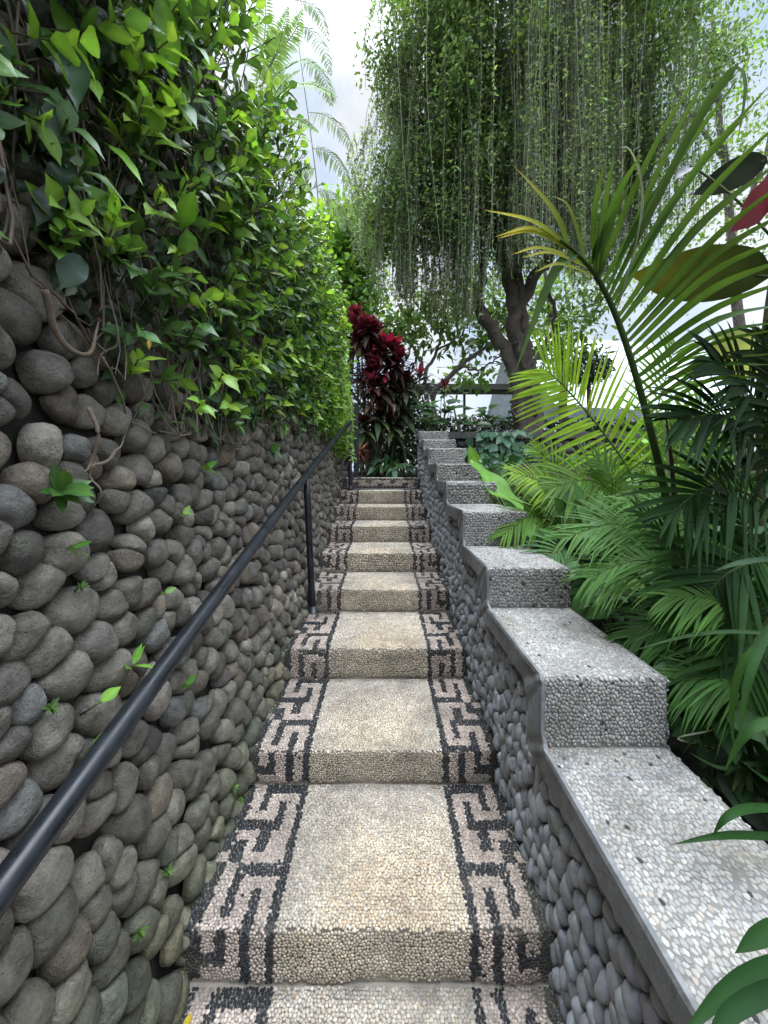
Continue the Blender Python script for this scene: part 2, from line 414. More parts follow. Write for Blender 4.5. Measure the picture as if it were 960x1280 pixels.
def mosaic_cols(X, b, kind, k, depth):
    n = len(X)
    base = np.array([[.52, .475, .405], [.46, .43, .37], [.49, .425, .335], [.41, .38, .335], [.56, .525, .465], [.47, .385, .31]])
    col = base[R.choice(6, n, p=[.3, .22, .18, .12, .13, .05])] * np.exp(R.normal(0, .11, (n, 1)))
    # warm worn patch towards the nosing in the middle of each tread; cleaner and greyer at the back
    if kind == 'tread':
        w = np.clip(1.15 - np.abs((X - .0 - .05 * np.sin(k * 2.3)) / .3) ** 2, 0, 1) * np.clip(b * 1.6 - .25, 0, 1) * (.6 + .4 * np.sin(k * 1.7) ** 2)
        col = col * (1 - w[:, None] * .42) + col * np.array([1.02, .84, .58]) * w[:, None] * .5
    else:
        col = col * np.array([.95, .92, .86])
    col = col * np.array([1.02, .97, .915])
    bl = (X < IL); br = (X > IR)
    pink = np.array([.48, .385, .32])
    bord = bl | br
    col[bord] = (pink * np.exp(R.normal(0, .14, (bord.sum(), 1))))
    a = np.where(bl, (IL - X) / (IL - XL - .02), (X - IR) / (XR - .01 - IR))
    rows = TREAD_KEY if kind == 'tread' else (RISER_KEY if k % 3 else RISER_KEY2)
    if kind == 'tread' and depth < .5: rows = TREAD_KEY[:9]
    bb = b if kind != 'tread' else (b if k % 2 else np.where(bl, b, 1 - b * .999))
    dark = keyval(rows, np.clip(a, 0, .999), np.clip(bb, 0, .999)) & bord
    if kind == 'riser' and k == 9:
        col[:] = np.array([.42, .34, .28]) * np.exp(R.normal(0, .15, (n, 1)))
        dark = keyval(TOP_KEY, np.clip((X - XL) / (XR - XL), 0, .999), np.clip(b, 0, .999))
    flip = R.random(n) < .012
    dark = dark ^ (flip & bord)
    nd = dark.sum()
    col[dark] = np.array([.028, .029, .033]) * np.exp(R.normal(0, .3, (nd, 1)))
    # grime in the corner under each riser, moss creeping in from the cobble wall
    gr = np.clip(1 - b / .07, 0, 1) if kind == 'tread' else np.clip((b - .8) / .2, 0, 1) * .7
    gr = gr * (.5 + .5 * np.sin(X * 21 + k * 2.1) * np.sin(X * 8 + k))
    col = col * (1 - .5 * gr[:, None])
    ms = np.clip(1 - (X - XL + .02) / (.05 + .05 * np.sin(b * 9 + k * 1.9)), 0, 1) * R.random(n)
    ms = np.maximum(ms, np.clip(1 - (XR - X) / .035, 0, 1) * R.random(n) * .6)
    col = col * (1 - .8 * ms[:, None]) + np.array([.085, .095, .05]) * .8 * ms[:, None]
    return np.clip(col, .004, .85)
stairs = thing('staircase', 'pebbled staircase with black and pink key pattern borders climbing between two stone walls', 'staircase', (0, FRONT[0], TREADZ[0] - .2))
NEXTF = np.append(FRONT[1:], 6.05)
def nosing(x, k):
    """slightly worn, wavy front edge"""
    return .004 * np.sin(x * 9 + k) + .003 * np.sin(x * 23 + k * 2.0)
for k in range(10):
    zt = TREADZ[k - 1] if k else TREADZ[0] - .172
    top = TREADZ[k]; d0, d1 = FRONT[k], NEXTF[k]
    mb = MB()
    body = (.27, .235, .185)
    x0, x1 = XL - .10, XR + .06
    r = .02
    prof = [(d1 + .05, zt - .12), (d1 + .05, top - .0105), (d0 + r + .012, top - .0105), (d0 + .0175 + r * .3, top - .0105 - r * .3), (d0 + .0175, top - r - .0105), (d0 + .0175, zt - .12)]
    prism(mb, prof, 0, x0, x1, body)
    sp = (.0108 if k <= 2 else (.0145 if k <= 4 else .021))
    A, rg = (9, 2) if k <= 2 else ((8, 2))
    # tread pebbles
    dep = d1 - d0
    U, V, rr, ct, st = cells(XL - .06, XR + .03, d0 + .012, d1 + .004, sp, sp * .92, .82, A)
    b = 1 - (V - d0) / dep
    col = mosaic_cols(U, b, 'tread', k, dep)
    wear = np.clip(1 - (V - d0) / .05, 0, 1)
    hg = .0021 * (.6 + .8 * R.random(len(U)))
    def fm(u, v, h):
        e = np.clip(1 - (v - d0) / .03, 0, 1)
        return np.stack([u, v + nosing(u, k) * e, top - .007 + h - .008 * e ** 2 + .0025 * np.sin(u * 7 + k) * np.sin(v * 9 + k)], -1)
    stones(mb, U, V, rr, ct, st, sp, sp * .92, hg, fm, col, rg, gap=.97, roundness=.2, power=.32, tilt=.14, warp=.05)
    # riser pebbles
    U, V, rr, ct, st = cells(XL - .06, XR + .03, zt + .004, top - .012, sp, sp * .95, .82, A)
    b = (top - V) / (top - zt)
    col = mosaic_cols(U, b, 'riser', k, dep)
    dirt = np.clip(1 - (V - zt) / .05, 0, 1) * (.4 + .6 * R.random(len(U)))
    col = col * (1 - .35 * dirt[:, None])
    hg = .0021 * (.6 + .8 * R.random(len(U)))
    def fr(u, v, h):
        e = np.clip(1 - (top - v) / .03, 0, 1)
        return np.stack([u, d0 + .010 - h + .007 * e ** 2 + nosing(u, k), v], -1)
    stones(mb, U, V, rr, ct, st, sp, sp * .95, hg, fr, col, rg, gap=.95, roundness=.25, power=.36, tilt=.16, warp=.05)
    # rebuild in two materials is not needed: grout colour comes with the body, pebble gloss is mild
    mb.build('step', M['pebble'], stairs)

# ------------------------------------------------------------------ left retaining wall of river cobbles
wall = thing('cobble_retaining_wall', 'tall dark river cobble retaining wall along the left of the stairs under climbing leaves', 'stone wall', (-.9, 3.0, EYE - 1.6))
mb = MB()
ds = np.linspace(-.6, 6.02, 40); zs = np.linspace(EYE - 2.5, WALLTOP, 36)
D_, Z_ = np.meshgrid(ds, zs)
X_ = wallx(D_, Z_) - .034
v = np.stack([X_, D_, Z_], -1).reshape(-1, 3); n1 = len(ds)
ii = (np.arange(len(zs) - 1)[:, None] * n1 + np.arange(n1 - 1)[None]).ravel()
mb.add(v, np.stack([ii, ii + 1, ii + n1 + 1, ii + n1], 1))
topx = wallx(ds, np.full(40, WALLTOP)) - .012
vt = np.concatenate([np.stack([topx, ds, np.full(40, WALLTOP)], 1), np.stack([np.full(40, -1.75), ds, np.full(40, WALLTOP)], 1)])
i = np.arange(39); mb.add(vt, np.stack([i, i + 1, i + 41, i + 40], 1))
ex = wallx(np.full(36, 6.02), zs) - .012
ve = np.concatenate([np.stack([ex, np.full(36, 6.02), zs], 1), np.stack([np.full(36, -1.75), np.full(36, 6.02), zs], 1)])
i = np.arange(35); mb.add(ve, np.stack([i, i + 36, i + 37, i + 1], 1))
mb.build('mortar', M['wall_mortar'], wall)
def wallmap(u, v, h):
    return np.stack([wallx(u, v) - .010 + h * .985, u, v + h * .12], -1)
mb = MB()
du, dv = .099, .092
U, V, rr, ct, st = cells(-.2, 6.0, EYE - 2.2, WALLTOP, du, dv, .86, 20, np.random.default_rng(5))
# courses follow the slope a little and wander
V = V + .02 * np.sin(U * 3.1) + .015 * np.sin(U * 7.3 + V * 2)
ok = V > stairz(U) - .22
U, V, rr = U[ok], V[ok], rr[ok]
near = (U < 2.6) & (V < EYE + .75)
for sel, st_, rg in ((near, 1, 6), (~near, 2, 4)):
    u, v_, r_ = U[sel], V[sel], rr[sel][:, ::st_]; n = len(u)
    pal = np.array([[.130, .121, .107], [.100, .095, .086], [.170, .158, .140], [.142, .122, .102], [.118, .120, .117], [.178, .150, .125]])
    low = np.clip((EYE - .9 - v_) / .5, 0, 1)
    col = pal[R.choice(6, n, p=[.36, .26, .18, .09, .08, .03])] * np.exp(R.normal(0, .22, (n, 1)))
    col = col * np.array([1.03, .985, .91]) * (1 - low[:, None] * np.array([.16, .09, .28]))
    rm = r_.mean(1)
    hg = np.clip(rm, .35, .75) * du * (.62 + .35 * R.random(n))
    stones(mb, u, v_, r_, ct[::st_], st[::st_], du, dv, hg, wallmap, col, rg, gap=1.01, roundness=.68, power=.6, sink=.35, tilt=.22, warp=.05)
mb.build('cobble_face', M['river_stone'], wall)

# ------------------------------------------------------------------ right stepped parapet
para = thing('stepped_parapet', 'low grey pebble faced parapet wall stepping up the right side of the stairs', 'parapet wall', (.7, 3.0, EYE - 1.6))
mb = MB()
for k in range(9):
    d0, d1 = CAPF[k], CAPF[k + 1]
    if k == 8: d1 = 6.1
    prism(mb, [(d0 + .03, EYE - 2.6), (d1 + .03, EYE - 2.6), (d1 + .03, CAPZ[k] - .05), (d0 + .03, CAPZ[k] - .05)], 0, XR + .018, CX1 - .02)
mb.build('core', M['grey_mortar'], para)
def capline(d):
    return CAPZ[np.clip(np.searchsorted(CAPF, d, side='right') - 1, 0, 8)]
def facemap(u, v, h):
    return np.stack([XR + .022 - h, u, v], -1)
mb = MB(); du, dv = .052, .074
U, V, rr, ct, st = cells(.15, 6.08, EYE - 2.0, EYE + .6, du, dv, .85, 16, np.random.default_rng(8))
ok = (V > stairz(U) - .2) & (V < capline(U) - .05) & (V < capline(U - .08) - .05)
U, V, rr = U[ok], V[ok], rr[ok]
for sel, st_, rg in ((U < 2.0, 1, 5), (U >= 2.0, 2, 3)):
    u, v_, r_ = U[sel], V[sel], rr[sel][:, ::st_]; n = len(u)
    col = np.array([.225, .230, .240]) * np.exp(R.normal(0, .14, (n, 1))) * (1 + R.normal(0, .015, (n, 3)))
    hg = .030 * (.7 + .5 * R.random(n))
    stones(mb, u, v_, r_, ct[::st_], st[::st_], du, dv, hg, facemap, col, rg, gap=.985, roundness=.5, power=.5, sink=.3, tilt=.25, warp=.05)
mb.build('cobble_face', M['grey_stone'], para)
# smooth cement band following the steps, corners rounded off
def rounded(pts, rads, n=6):
    res = []
    for i, p in enumerate(pts):
        if i in (0, len(pts) - 1): res.append(p); continue
        a, b = pts[i - 1] - p, pts[i + 1] - p
        ra = min(rads[i], .48 * np.linalg.norm(a), .48 * np.linalg.norm(b))
        a = p + norm(a) * ra; b = p + norm(b) * ra
        t = np.linspace(0, 1, n)[:, None]
        res.extend((1 - t) ** 2 * a + 2 * t * (1 - t) * p + t ** 2 * b)
    return np.array(res)
out, inn, ro, ri = [], [], [], []
bw, bh = .125, .092
for k in range(9):
    d0 = CAPF[k]; z = CAPZ[k]
    if k == 0:
        out += [(d0, z)]; inn += [(d0, z - bh)]; ro += [0]; ri += [0]
    else:
        zp = CAPZ[k - 1]
        out += [(d0, zp), (d0, z)]; inn += [(d0 + bw, zp - bh), (d0 + bw, z - bh)]; ro += [.05, .032]; ri += [.06, .09]
out += [(6.05, CAPZ[8])]; inn += [(6.05 + bw, CAPZ[8] - bh)]; ro += [0]; ri += [0]
out = rounded(np.array(out), ro); inn = rounded(np.array(inn), ri)
def dense(p, m=5):
    i_ = np.arange((len(p) - 1) * m + 1) / m; k_ = np.minimum(i_.astype(int), len(p) - 2); f_ = (i_ - k_)[:, None]
    return p[k_] * (1 - f_) + p[k_ + 1] * f_
out, inn = dense(out), dense(inn)
out = out + .0012 * np.sin(np.arange(len(out)) * .23)[:, None]
inn = inn + .003 * np.sin(np.arange(len(inn)) * .11)[:, None] + R.normal(0, .0006, inn.shape)
mb = MB()
xa, xb = .494, .56
n = len(out); i = np.arange(n - 1)
jit = .002 * np.sin(np.arange(n) * .37)
A_ = np.stack([np.full(n, xa + .004) + jit, out[:, 0], out[:, 1] + .003], 1); B_ = np.stack([np.full(n, xa + .006) + jit, inn[:, 0], inn[:, 1]], 1)
A1 = A_ * .88 + B_ * .12 - [.004, 0, 0]; B1 = A_ * .1 + B_ * .9 - [.004, 0, 0]
A2 = A_ + [CX0 + .006 - xa, 0, -.002]; B2 = B_ + [xb - xa, 0, 0]
rows = [A2, A_, A1, B1, B_, B2]
v = np.concatenate(rows)
for r_ in range(5):
    mb.add(np.concatenate([rows[r_], rows[r_ + 1]]), np.stack([i, i + 1, i + n + 1, i + n], 1))
mb.build('cement_band', M['cement'], para)
for k in range(9):
    d0, d1 = CAPF[k], CAPF[k + 1]
    if k == 8: d1 = 6.1
    z = CAPZ[k]; zp = CAPZ[k - 1] if k else z - .3
    mb = MB(); r = .022
    prof = [(d1 + .03, zp - .06), (d1 + .03, z - .007), (d0 + r, z - .007), (d0 + .009 + r * .3, z - .007 - r * .3), (d0 + .008, z - r - .007), (d0 + .008, zp - .06)]
    bd = (.15, .142, .128)
    prism(mb, [(d1 + .03, z - .055), (d1 + .03, z - .007), (d0 + r + .004, z - .007), (d0 + .012 + r * .3, z - .007 - r * .3), (d0 + .012, z - r - .007), (d0 + .012, z - .055)], 0, CX0 + .004, CX1 - .004, bd)
    prism(mb, [(d0 + .085, zp - .05), (d0 + .085, z - .056), (d0 + .012, z - .056), (d0 + .012, zp - .05)], 0, CX0 + .004, CX1 - .004, bd)
    prism(mb, [(d1 + .02, zp - .25), (d1 + .02, z - .06), (d0 + .09, z - .06), (d0 + .09, zp - .25)], 0, CX1 - .06, CX1 - .006, bd)
    sp = .0128 if k <= 1 else (.016 if k <= 3 else .025)
    A, rg = (10, 3) if k <= 2 else (8, 2)
    def colr(n, f=1.0):
        pal = np.array([[.41, .39, .35], [.37, .355, .325], [.43, .405, .36], [.35, .345, .335], [.40, .335, .28], [.45, .43, .395]])
        c = pal[R.choice(6, n, p=[.31, .25, .17, .14, .04, .09])] * np.exp(R.normal(0, .12, (n, 1))) * f * .70
        dk = R.random(n) < .012; c[dk] = .03
        return np.clip(c, .01, .85)
    U, V, rr, ct, st = cells(CX0 + .008, CX1 + .004, d0 + .014, d1 + .002, sp * .86, sp * 1.08, .85, A)
    miss = (np.sin(U * 17 + V * 9 + k * 3) * np.sin(V * 14 - U * 5) > .8) & (R.random(len(U)) < .16)
    U, V, rr = U[~miss], V[~miss], rr[~miss]
    hg = .0023 * (.6 + .8 * R.random(len(U)))
    def fm(u, v, h):
        e = np.clip(1 - (v - d0) / .035, 0, 1); s = np.clip((u - CX1 + .02) / .02, 0, 1)
        return np.stack([u, v, z - .008 + h - .010 * e ** 2 - .008 * s ** 2], -1)
    stones(mb, U, V, rr, ct, st, sp * .86, sp * 1.08, hg, fm, colr(len(U)), rg, gap=.98, roundness=.2, power=.36, tilt=.22, warp=.07)
    U, V, rr, ct, st = cells(CX0 + .008, CX1 + .004, zp - (.05 if k == 0 else .0), z - .012, sp * .86, sp * .95, .8, A)
    hg = .0023 * (.6 + .8 * R.random(len(U)))
    def fr(u, v, h):
        e = np.clip(1 - (z - v) / .035, 0, 1); s = np.clip((u - CX1 + .02) / .02, 0, 1)
        return np.stack([u, d0 + .0105 - h + .009 * e ** 2 + .008 * s ** 2, v], -1)
    stones(mb, U, V, rr, ct, st, sp * .86, sp * .95, hg, fr, colr(len(U), .92), rg, gap=.94, roundness=.3, power=.4, tilt=.22, warp=.07)
    # garden side of the block
    U, V, rr, ct, st = cells(d0 + .01, d1, max(z - .3, zp - .1), z - .012, .03, .03, .6, 8)
    stones(mb, U, V, rr, ct, st, .03, .03, .006, lambda u, v, h: np.stack([CX1 - .005 + h, u, v], -1), colr(len(U), .8), 2, gap=.9, roundness=.4, tilt=.1)
    mb.build('cap', M['pebble'], para)

# ------------------------------------------------------------------ handrail and the metal bits at the top
hr = thing('handrail', 'sloping black painted tube handrail on thin posts beside the cobble wall', 'handrail', (-.573, 3.08, EYE - 1.11))
ra = P(437, 527, 5.42); rb = P(383, 594, 3.08); dirv = (rb - ra) / (ra[1] - rb[1])
rc = np.array([-.672, .66, EYE - .735]); rd = rc + (rc - rb) * .35
mb = MB(); tube(mb, bez([rd, rc, rb, ra], 40), .029, 16); mb.build('rail', M['paint'], hr)
for (t, b, foot) in ((rb + [0, 0, -.01], P(391, 765, 3.10), .0), (ra + [0, 0, -.02], P(438, 611, 5.42), .0)):
    mb = MB(); tube(mb, bez([b + [0, 0, -.02], t], 8), .027, 14)
    p = mb.build('post', M['paint'], hr)
    f_ = MB(); tube(f_, [b + [0, 0, -.01], b + [0, 0, .012], b + [0, 0, .0121], b + [0, 0, .05]], [.052, .052, .036, .03], 14); f_.build('foot_flange', M['paint'], p)
mb = MB(); e = ra + (ra - rb) / np.linalg.norm(ra - rb) * .004
tube(mb, [e, e + (ra - rb) / np.linalg.norm(ra - rb) * .012], .031, 16); mb.build('end_cap', M['paint'], hr)
mb = MB(); b = P(445, 612, 5.75); 
px, py = b[0], b[1]
box(mb, (px - .035, py, EYE - .45), (px + .035, py + .06, EYE + 1.02)); box(mb, (px - .042, py - .007, EYE + 1.02), (px + .042, py + .067, EYE + 1.035))
tag(mb.build('metal_post', M['paint'], smooth=False, origin=(px, py, EYE - .3)), 'black square metal post standing at the end of the cobble wall', 'post')
mb = MB()
q = [P(440, 600, 5.60), P(441, 608, 5.60), P(446, 611, 5.60), P(500, 611.5, 5.60), P(517, 610.5, 5.60), P(523, 607, 5.60), P(525, 599, 5.60), P(525, 593, 5.60)]
tube(mb, bez(q, 40), .011, 8); tag(mb.build('metal_bar', M['paint'], origin=q[3]), 'thin black metal bar lying at the foot of the top step', 'metal bar')
# ------------------------------------------------------------------ climbing leaves on the left wall
UPZ = np.array([0, 0, 1.0])
def rndir(n, rng=R):
    return norm(rng.normal(size=(n, 3)))
def vary(c, n, s=.18, hue=.06, rng=R):
    c = np.asarray(c, float)
    c = np.tile(c, (n, 1)) if c.ndim == 1 else c
    return np.clip(c * np.exp(rng.normal(0, s, (n, 1))) * (1 + rng.normal(0, hue, (n, 3))), .003, .8)
def lowedge(d):
    """lower edge of the leafy part of the wall (height above eye)"""
    return np.interp(d, [.3, .8, 1.0, 1.2, 1.45, 1.7, 2.1, 2.6, 3.2, 3.8, 4.4, 5, 5.6, 6.2], [.50, .46, .38, .24, .15, .17, .22, .36, .40, .42, .46, .40, .32, .2]) + .05 * np.sin(d * 9)
fig = thing('climbing_fig', 'dense dark green climbing fig with long leaves and hanging roots covering the cobble wall', 'climbing plant', (-.85, 2.0, EYE + .5))
def thick(d, h):
    t = np.clip((h - lowedge(d)) / .9, 0, 1)
    return .05 + t * np.interp(d, [0, 1, 2, 3.5, 6], [.07, .11, .20, .28, .30])
# roots and stems
mb = MB()
n = 330
d0 = .3 + 4.6 * R.random(n) ** 1.3; z0 = lowedge(d0) + .1 + 1.7 * R.random(n)
S = 9; t = np.linspace(0, 1, S)[None]
ln = (.25 + .8 * R.random(n))[:, None]
zz = z0[:, None] - ln * t
dd = d0[:, None] + (R.normal(0, .12, (n, 1)) * t) + .03 * np.sin(t * 9 + R.random((n, 1)) * 6) * (.5 + R.random((n, 1)))
zz = np.maximum(zz, lowedge(dd) - .03)
off = .02 + .07 * R.random((n, 1)) + .02 * np.sin(t * 7 + R.random((n, 1)) * 6)
cur = np.stack([wallx(dd, EYE + zz) + off, dd, EYE + zz], -1)
tubes(mb, cur, .0018 + .003 * R.random(n) ** 2, 5, vary((.15, .12, .09), n, .3))
# the stout runner across the stones at the near end, and side roots
for pts, r in ((((2, 362, .86), (30, 385, .88), (58, 412, .91), (85, 437, .95), (118, 442, .99), (126, 416, 1.01), (150, 402, 1.04)), .0085),
               (((152, 398, 1.05), (178, 412, 1.08), (186, 432, 1.09), (160, 442, 1.06), (150, 470, 1.02)), .005),
               (((146, 510, 1.0), (138, 545, 1.0), (128, 580, 1.0), (80, 590, .95)), .006),
               (((128, 582, 1.0), (155, 578, 1.03), (172, 565, 1.06), (200, 556, 1.12), (203, 535, 1.13)), .005),
               (((128, 582, .99), (130, 610, 1.0), (132, 640, 1.0)), .0032)):
    p = bez(PP(*pts), 26)
    p[:, 0] = wallx(p[:, 1], p[:, 2]) + .072 + .012 * np.sin(np.arange(26) * .33 + r * 900)
    tube(mb, p, [r, r * .8, r * .25], 7, (.15, .115, .085))
stm = mb
# leaves: inner layer dark and close to the wall, outer layer on shoots
mb = MB()
def wallpts(n, lo=.3, hi=5.0, p=1.0, zmax=2.2):
    d = lo + (hi - lo) * R.random(n) ** p
    e = lowedge(d)
    z = e + (zmax - e) * R.random(n)
    return d, z
def put(n, lo, hi, fr, size, cols, p=1.0, droop=.3, dens_gap=True, prof='fig', out_=.4):
    d, z = wallpts(n, lo, hi, p)
    if dens_gap:      # gaps where the wall and roots show through
        f = np.sin(d * 5.1 + z * 3.3) * np.sin(z * 6.1 - d * 2.7) + .45 * np.sin(d * 13 + z * 11)
        keep = (f > -.38) | (R.random(n) < .18) | (d > 3)
        d, z = d[keep], z[keep]; n = len(d)
    th = thick(d, z)
    o = np.stack([wallx(d, EYE + z) + .01 + th * (fr[0] + (fr[1] - fr[0]) * R.random(n)), d, EYE + z], -1)
    dr = norm(np.stack([out_ + .35 * R.normal(size=n), -.25 + .75 * R.normal(size=n), -.15 + .65 * R.normal(size=n)], -1))
    up = norm(np.stack([.7 + .4 * R.normal(size=n), -.25 + .4 * R.normal(size=n), .6 + .4 * R.normal(size=n)], -1))
    Ls = size[0] + (size[1] - size[0]) * R.random(n) ** 1.4
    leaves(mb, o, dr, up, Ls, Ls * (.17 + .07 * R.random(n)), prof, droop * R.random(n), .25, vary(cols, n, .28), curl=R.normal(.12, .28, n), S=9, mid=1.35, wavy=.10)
put(6800, .3, 4.9, (.0, .7), (.045, .095), (.030, .060, .022), .85)  # inner leaves: shade within the growth put into a darker colour
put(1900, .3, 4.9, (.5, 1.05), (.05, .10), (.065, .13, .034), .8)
def shoots(n, lo, hi, L0, colmix, p=.8, k=6, atz=None, zmax=2.2):
    d, z = wallpts(n, lo, hi, p, zmax)
    th = thick(d, z)
    b = np.stack([wallx(d, EYE + z) + th * .4, d, EYE + z], -1)
    ax = norm(np.stack([.8 + .3 * R.random(n), -.35 + .5 * R.normal(size=n), .35 + .45 * R.normal(size=n)], -1))
    ln = th * .6 + .05 + .07 * R.random(n)
    t = np.linspace(0, 1, 5)[None, :, None]
    cur = b[:, None] + ax[:, None] * ln[:, None, None] * t + UPZ * (ln[:, None, None] * .25 * t ** 2)
    tubes(stm, cur, .0025 + .001 * R.random(n), 4, vary((.09, .10, .04), n))
    bright = R.random(n)
    for j in range(k):
        f = .35 + .65 * (j + 1) / k
        o = b + ax * (ln * f)[:, None] + UPZ * (ln * .25 * f ** 2)[:, None]
        a = j * 2.4 + R.random(n) * .7
        s1 = norm(np.cross(ax, UPZ)); s2 = np.cross(s1, ax)
        rad = np.cos(a)[:, None] * s1 + np.sin(a)[:, None] * s2
        dr = norm(rad * (1.15 - .6 * f) + ax * (.25 + .75 * f) + R.normal(0, .15, (n, 3)))
        up = norm(ax + UPZ * .5 - rad * .3)
        Ls = L0[0] + (L0[1] - L0[0]) * R.random(n)
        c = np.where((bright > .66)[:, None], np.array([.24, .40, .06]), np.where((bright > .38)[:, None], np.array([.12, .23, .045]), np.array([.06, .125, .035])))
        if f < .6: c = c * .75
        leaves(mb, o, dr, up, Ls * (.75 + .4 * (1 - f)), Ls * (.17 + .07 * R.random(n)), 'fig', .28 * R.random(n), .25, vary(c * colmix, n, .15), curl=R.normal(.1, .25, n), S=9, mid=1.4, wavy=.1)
shoots(190, .55, 2.2, (.065, .115), 1.0, 1.0)
shoots(430, 1.5, 5.0, (.06, .115), 1.0, .9)
# big leaves seen close at the top of the near end
for (x, y, d, x2, y2, L_, W_, c, upv) in (
    (0, 95, .95, 30, 10, .13, .038, (.10, .22, .03), (.5, -.8, .2)), (10, 60, .95, 95, 118, .19, .04, (.035, .085, .03), (.4, -.7, .5)),
    (80, 92, 1.0, 78, 18, .16, .027, (.16, .34, .03), (.5, -.8, 0)), (215, 100, 1.25, 205, 12, .23, .042, (.17, .36, .03), (.5, -.8, -.1)),
    (60, 60, 1.0, 92, 110, .13, .03, (.05, .12, .03), (.6, -.6, .4)), (0, 130, .92, 62, 165, .16, .034, (.03, .07, .028), (.5, -.6, .5)),
    (135, 122, 1.15, 170, 95, .11, .04, (.05, .12, .04), (.6, -.6, .3)), (140, 25, 1.15, 170, 48, .10, .03, (.17, .35, .04), (.6, -.6, .3)),
    (205, 112, 1.25, 285, 160, .20, .038, (.08, .17, .05), (.5, -.6, .6)), (95, 178, 1.05, 195, 212, .20, .02, (.15, .31, .03), (.4, -.5, .7)),
    (88, 95, 1.0, 135, 118, .12, .022, (.2, .36, .06), (.5, -.6, .6)), (240, 55, 1.3, 292, 80, .13, .02, (.09, .2, .03), (.5, -.6, .6)),
    (120, 285, 1.1, 118, 232, .13, .035, (.12, .27, .03), (.6, -.7, .1)), (225, 285, 1.3, 248, 225, .15, .035, (.13, .28, .03), (.6, -.7, 0)),
    (230, 318, 1.3, 238, 285, .12, .04, (.07, .16, .03), (.6, -.7, .1)), (60, 320, .95, 72, 362, .11, .035, (.05, .10, .06), (.8, -.6, 0)),
    (20, 205, .93, 62, 235, .13, .03, (.022, .05, .022), (.6, -.5, .5)), (0, 235, .9, 40, 275, .12, .032, (.02, .045, .022), (.6, -.5, .5)),
    (105, 40, 1.05, 130, 90, .13, .03, (.03, .07, .025), (.6, -.6, .4)), (170, 30, 1.2, 215, 70, .13, .033, (.03, .07, .025), (.6, -.6, .4)),
    (255, 120, 1.35, 300, 105, .13, .03, (.05, .12, .025), (.6, -.6, .4)), (60, 262, .98, 128, 250, .13, .026, (.05, .11, .025), (.5, -.6, .5))):
    a = P(x, y, d); b = P(x2, y2, d * .93)
    a[0] = max(a[0], wallx(a[1], a[2]) + .1); b = a + (b - a) * (L_ / np.linalg.norm(b - a))
    leaves(mb, a, b - a, upv, L_ * .95, W_ * .88, 'fig', .1, .3, c, S=12, mid=1.45, wavy=.14, curl=.18)
stm.build('stems', M['root'], fig)
mb.build('leaves', M['leaf'], fig)

# small bright creeper near the top of the stairs
crp = thing('bright_creeper', 'small leaved yellow green creeper trailing over the far end of the cobble wall', 'climbing plant', (-.7, 5.2, EYE + .9))
mb = MB(); stm = MB()
n = 5200
d = 3.6 + 2.5 * R.random(n) ** .8
lo = np.interp(d, [3.5, 4.2, 4.8, 5.2, 5.6, 6.1], [1.5, .6, .48, .36, .3, .25]) + .06 * np.sin(d * 17)
z = lo + (2.0 - lo) * R.random(n) ** 1.1
ox = wallx(d, EYE + z) + .02 + (.06 + .20 * R.random(n)) * np.clip((z - lo) / .3 + .25, 0, 1)
o = np.stack([ox, d, EYE + z], -1)
dr = norm(np.stack([.6 + .4 * R.normal(size=n), -.5 + .6 * R.normal(size=n), -.2 + .6 * R.normal(size=n)], -1))
up = norm(np.stack([.5 + .4 * R.normal(size=n), -.5 + .4 * R.normal(size=n), .6 + .3 * R.normal(size=n)], -1))
cm = np.where((R.random(n) < .5)[:, None], np.array([.26, .42, .06]), np.array([.14, .27, .045]))
Ls = .045 + .05 * R.random(n)
leaves(mb, o, dr, up, Ls, Ls * .2, 'lance', .2 * R.random(n), .2, vary(cm, n, .2), S=4, mid=1.2)
# hanging sprays that break the outline against the red plant
n = 70
d = 5.1 + .95 * R.random(n); z = .45 + 1.3 * R.random(n)
b = np.stack([wallx(d, EYE + z) + .18 + .06 * R.random(n), d, EYE + z], -1)
S = 8; t = np.linspace(0, 1, S)[None, :, None]
ln = (.2 + .3 * R.random(n))[:, None, None]
cur = b[:, None] + np.array([.5, -.2, .25]) * ln * t * .6 + np.array([0, 0, -1.0]) * ln * t ** 2
tubes(stm, cur, np.full(n, .0018), 3, vary((.18, .24, .06), n))
for j in range(1, S):
    for s_ in (-1, 1):
        dr = norm(np.stack([s_ * .7 + .2 * R.normal(size=n), -.4 + .3 * R.normal(size=n), -.5 + .3 * R.normal(size=n)], -1))
        leaves(mb, cur[:, j], dr, (.3, -.7, .6), .03 + .03 * R.random(n), .007 + .003 * R.random(n), 'lance', .1, .15, vary((.22, .36, .05), n), S=4)
stm.build('stems', M['stem'], crp); mb.build('leaves', M['leaf_thin'], crp)

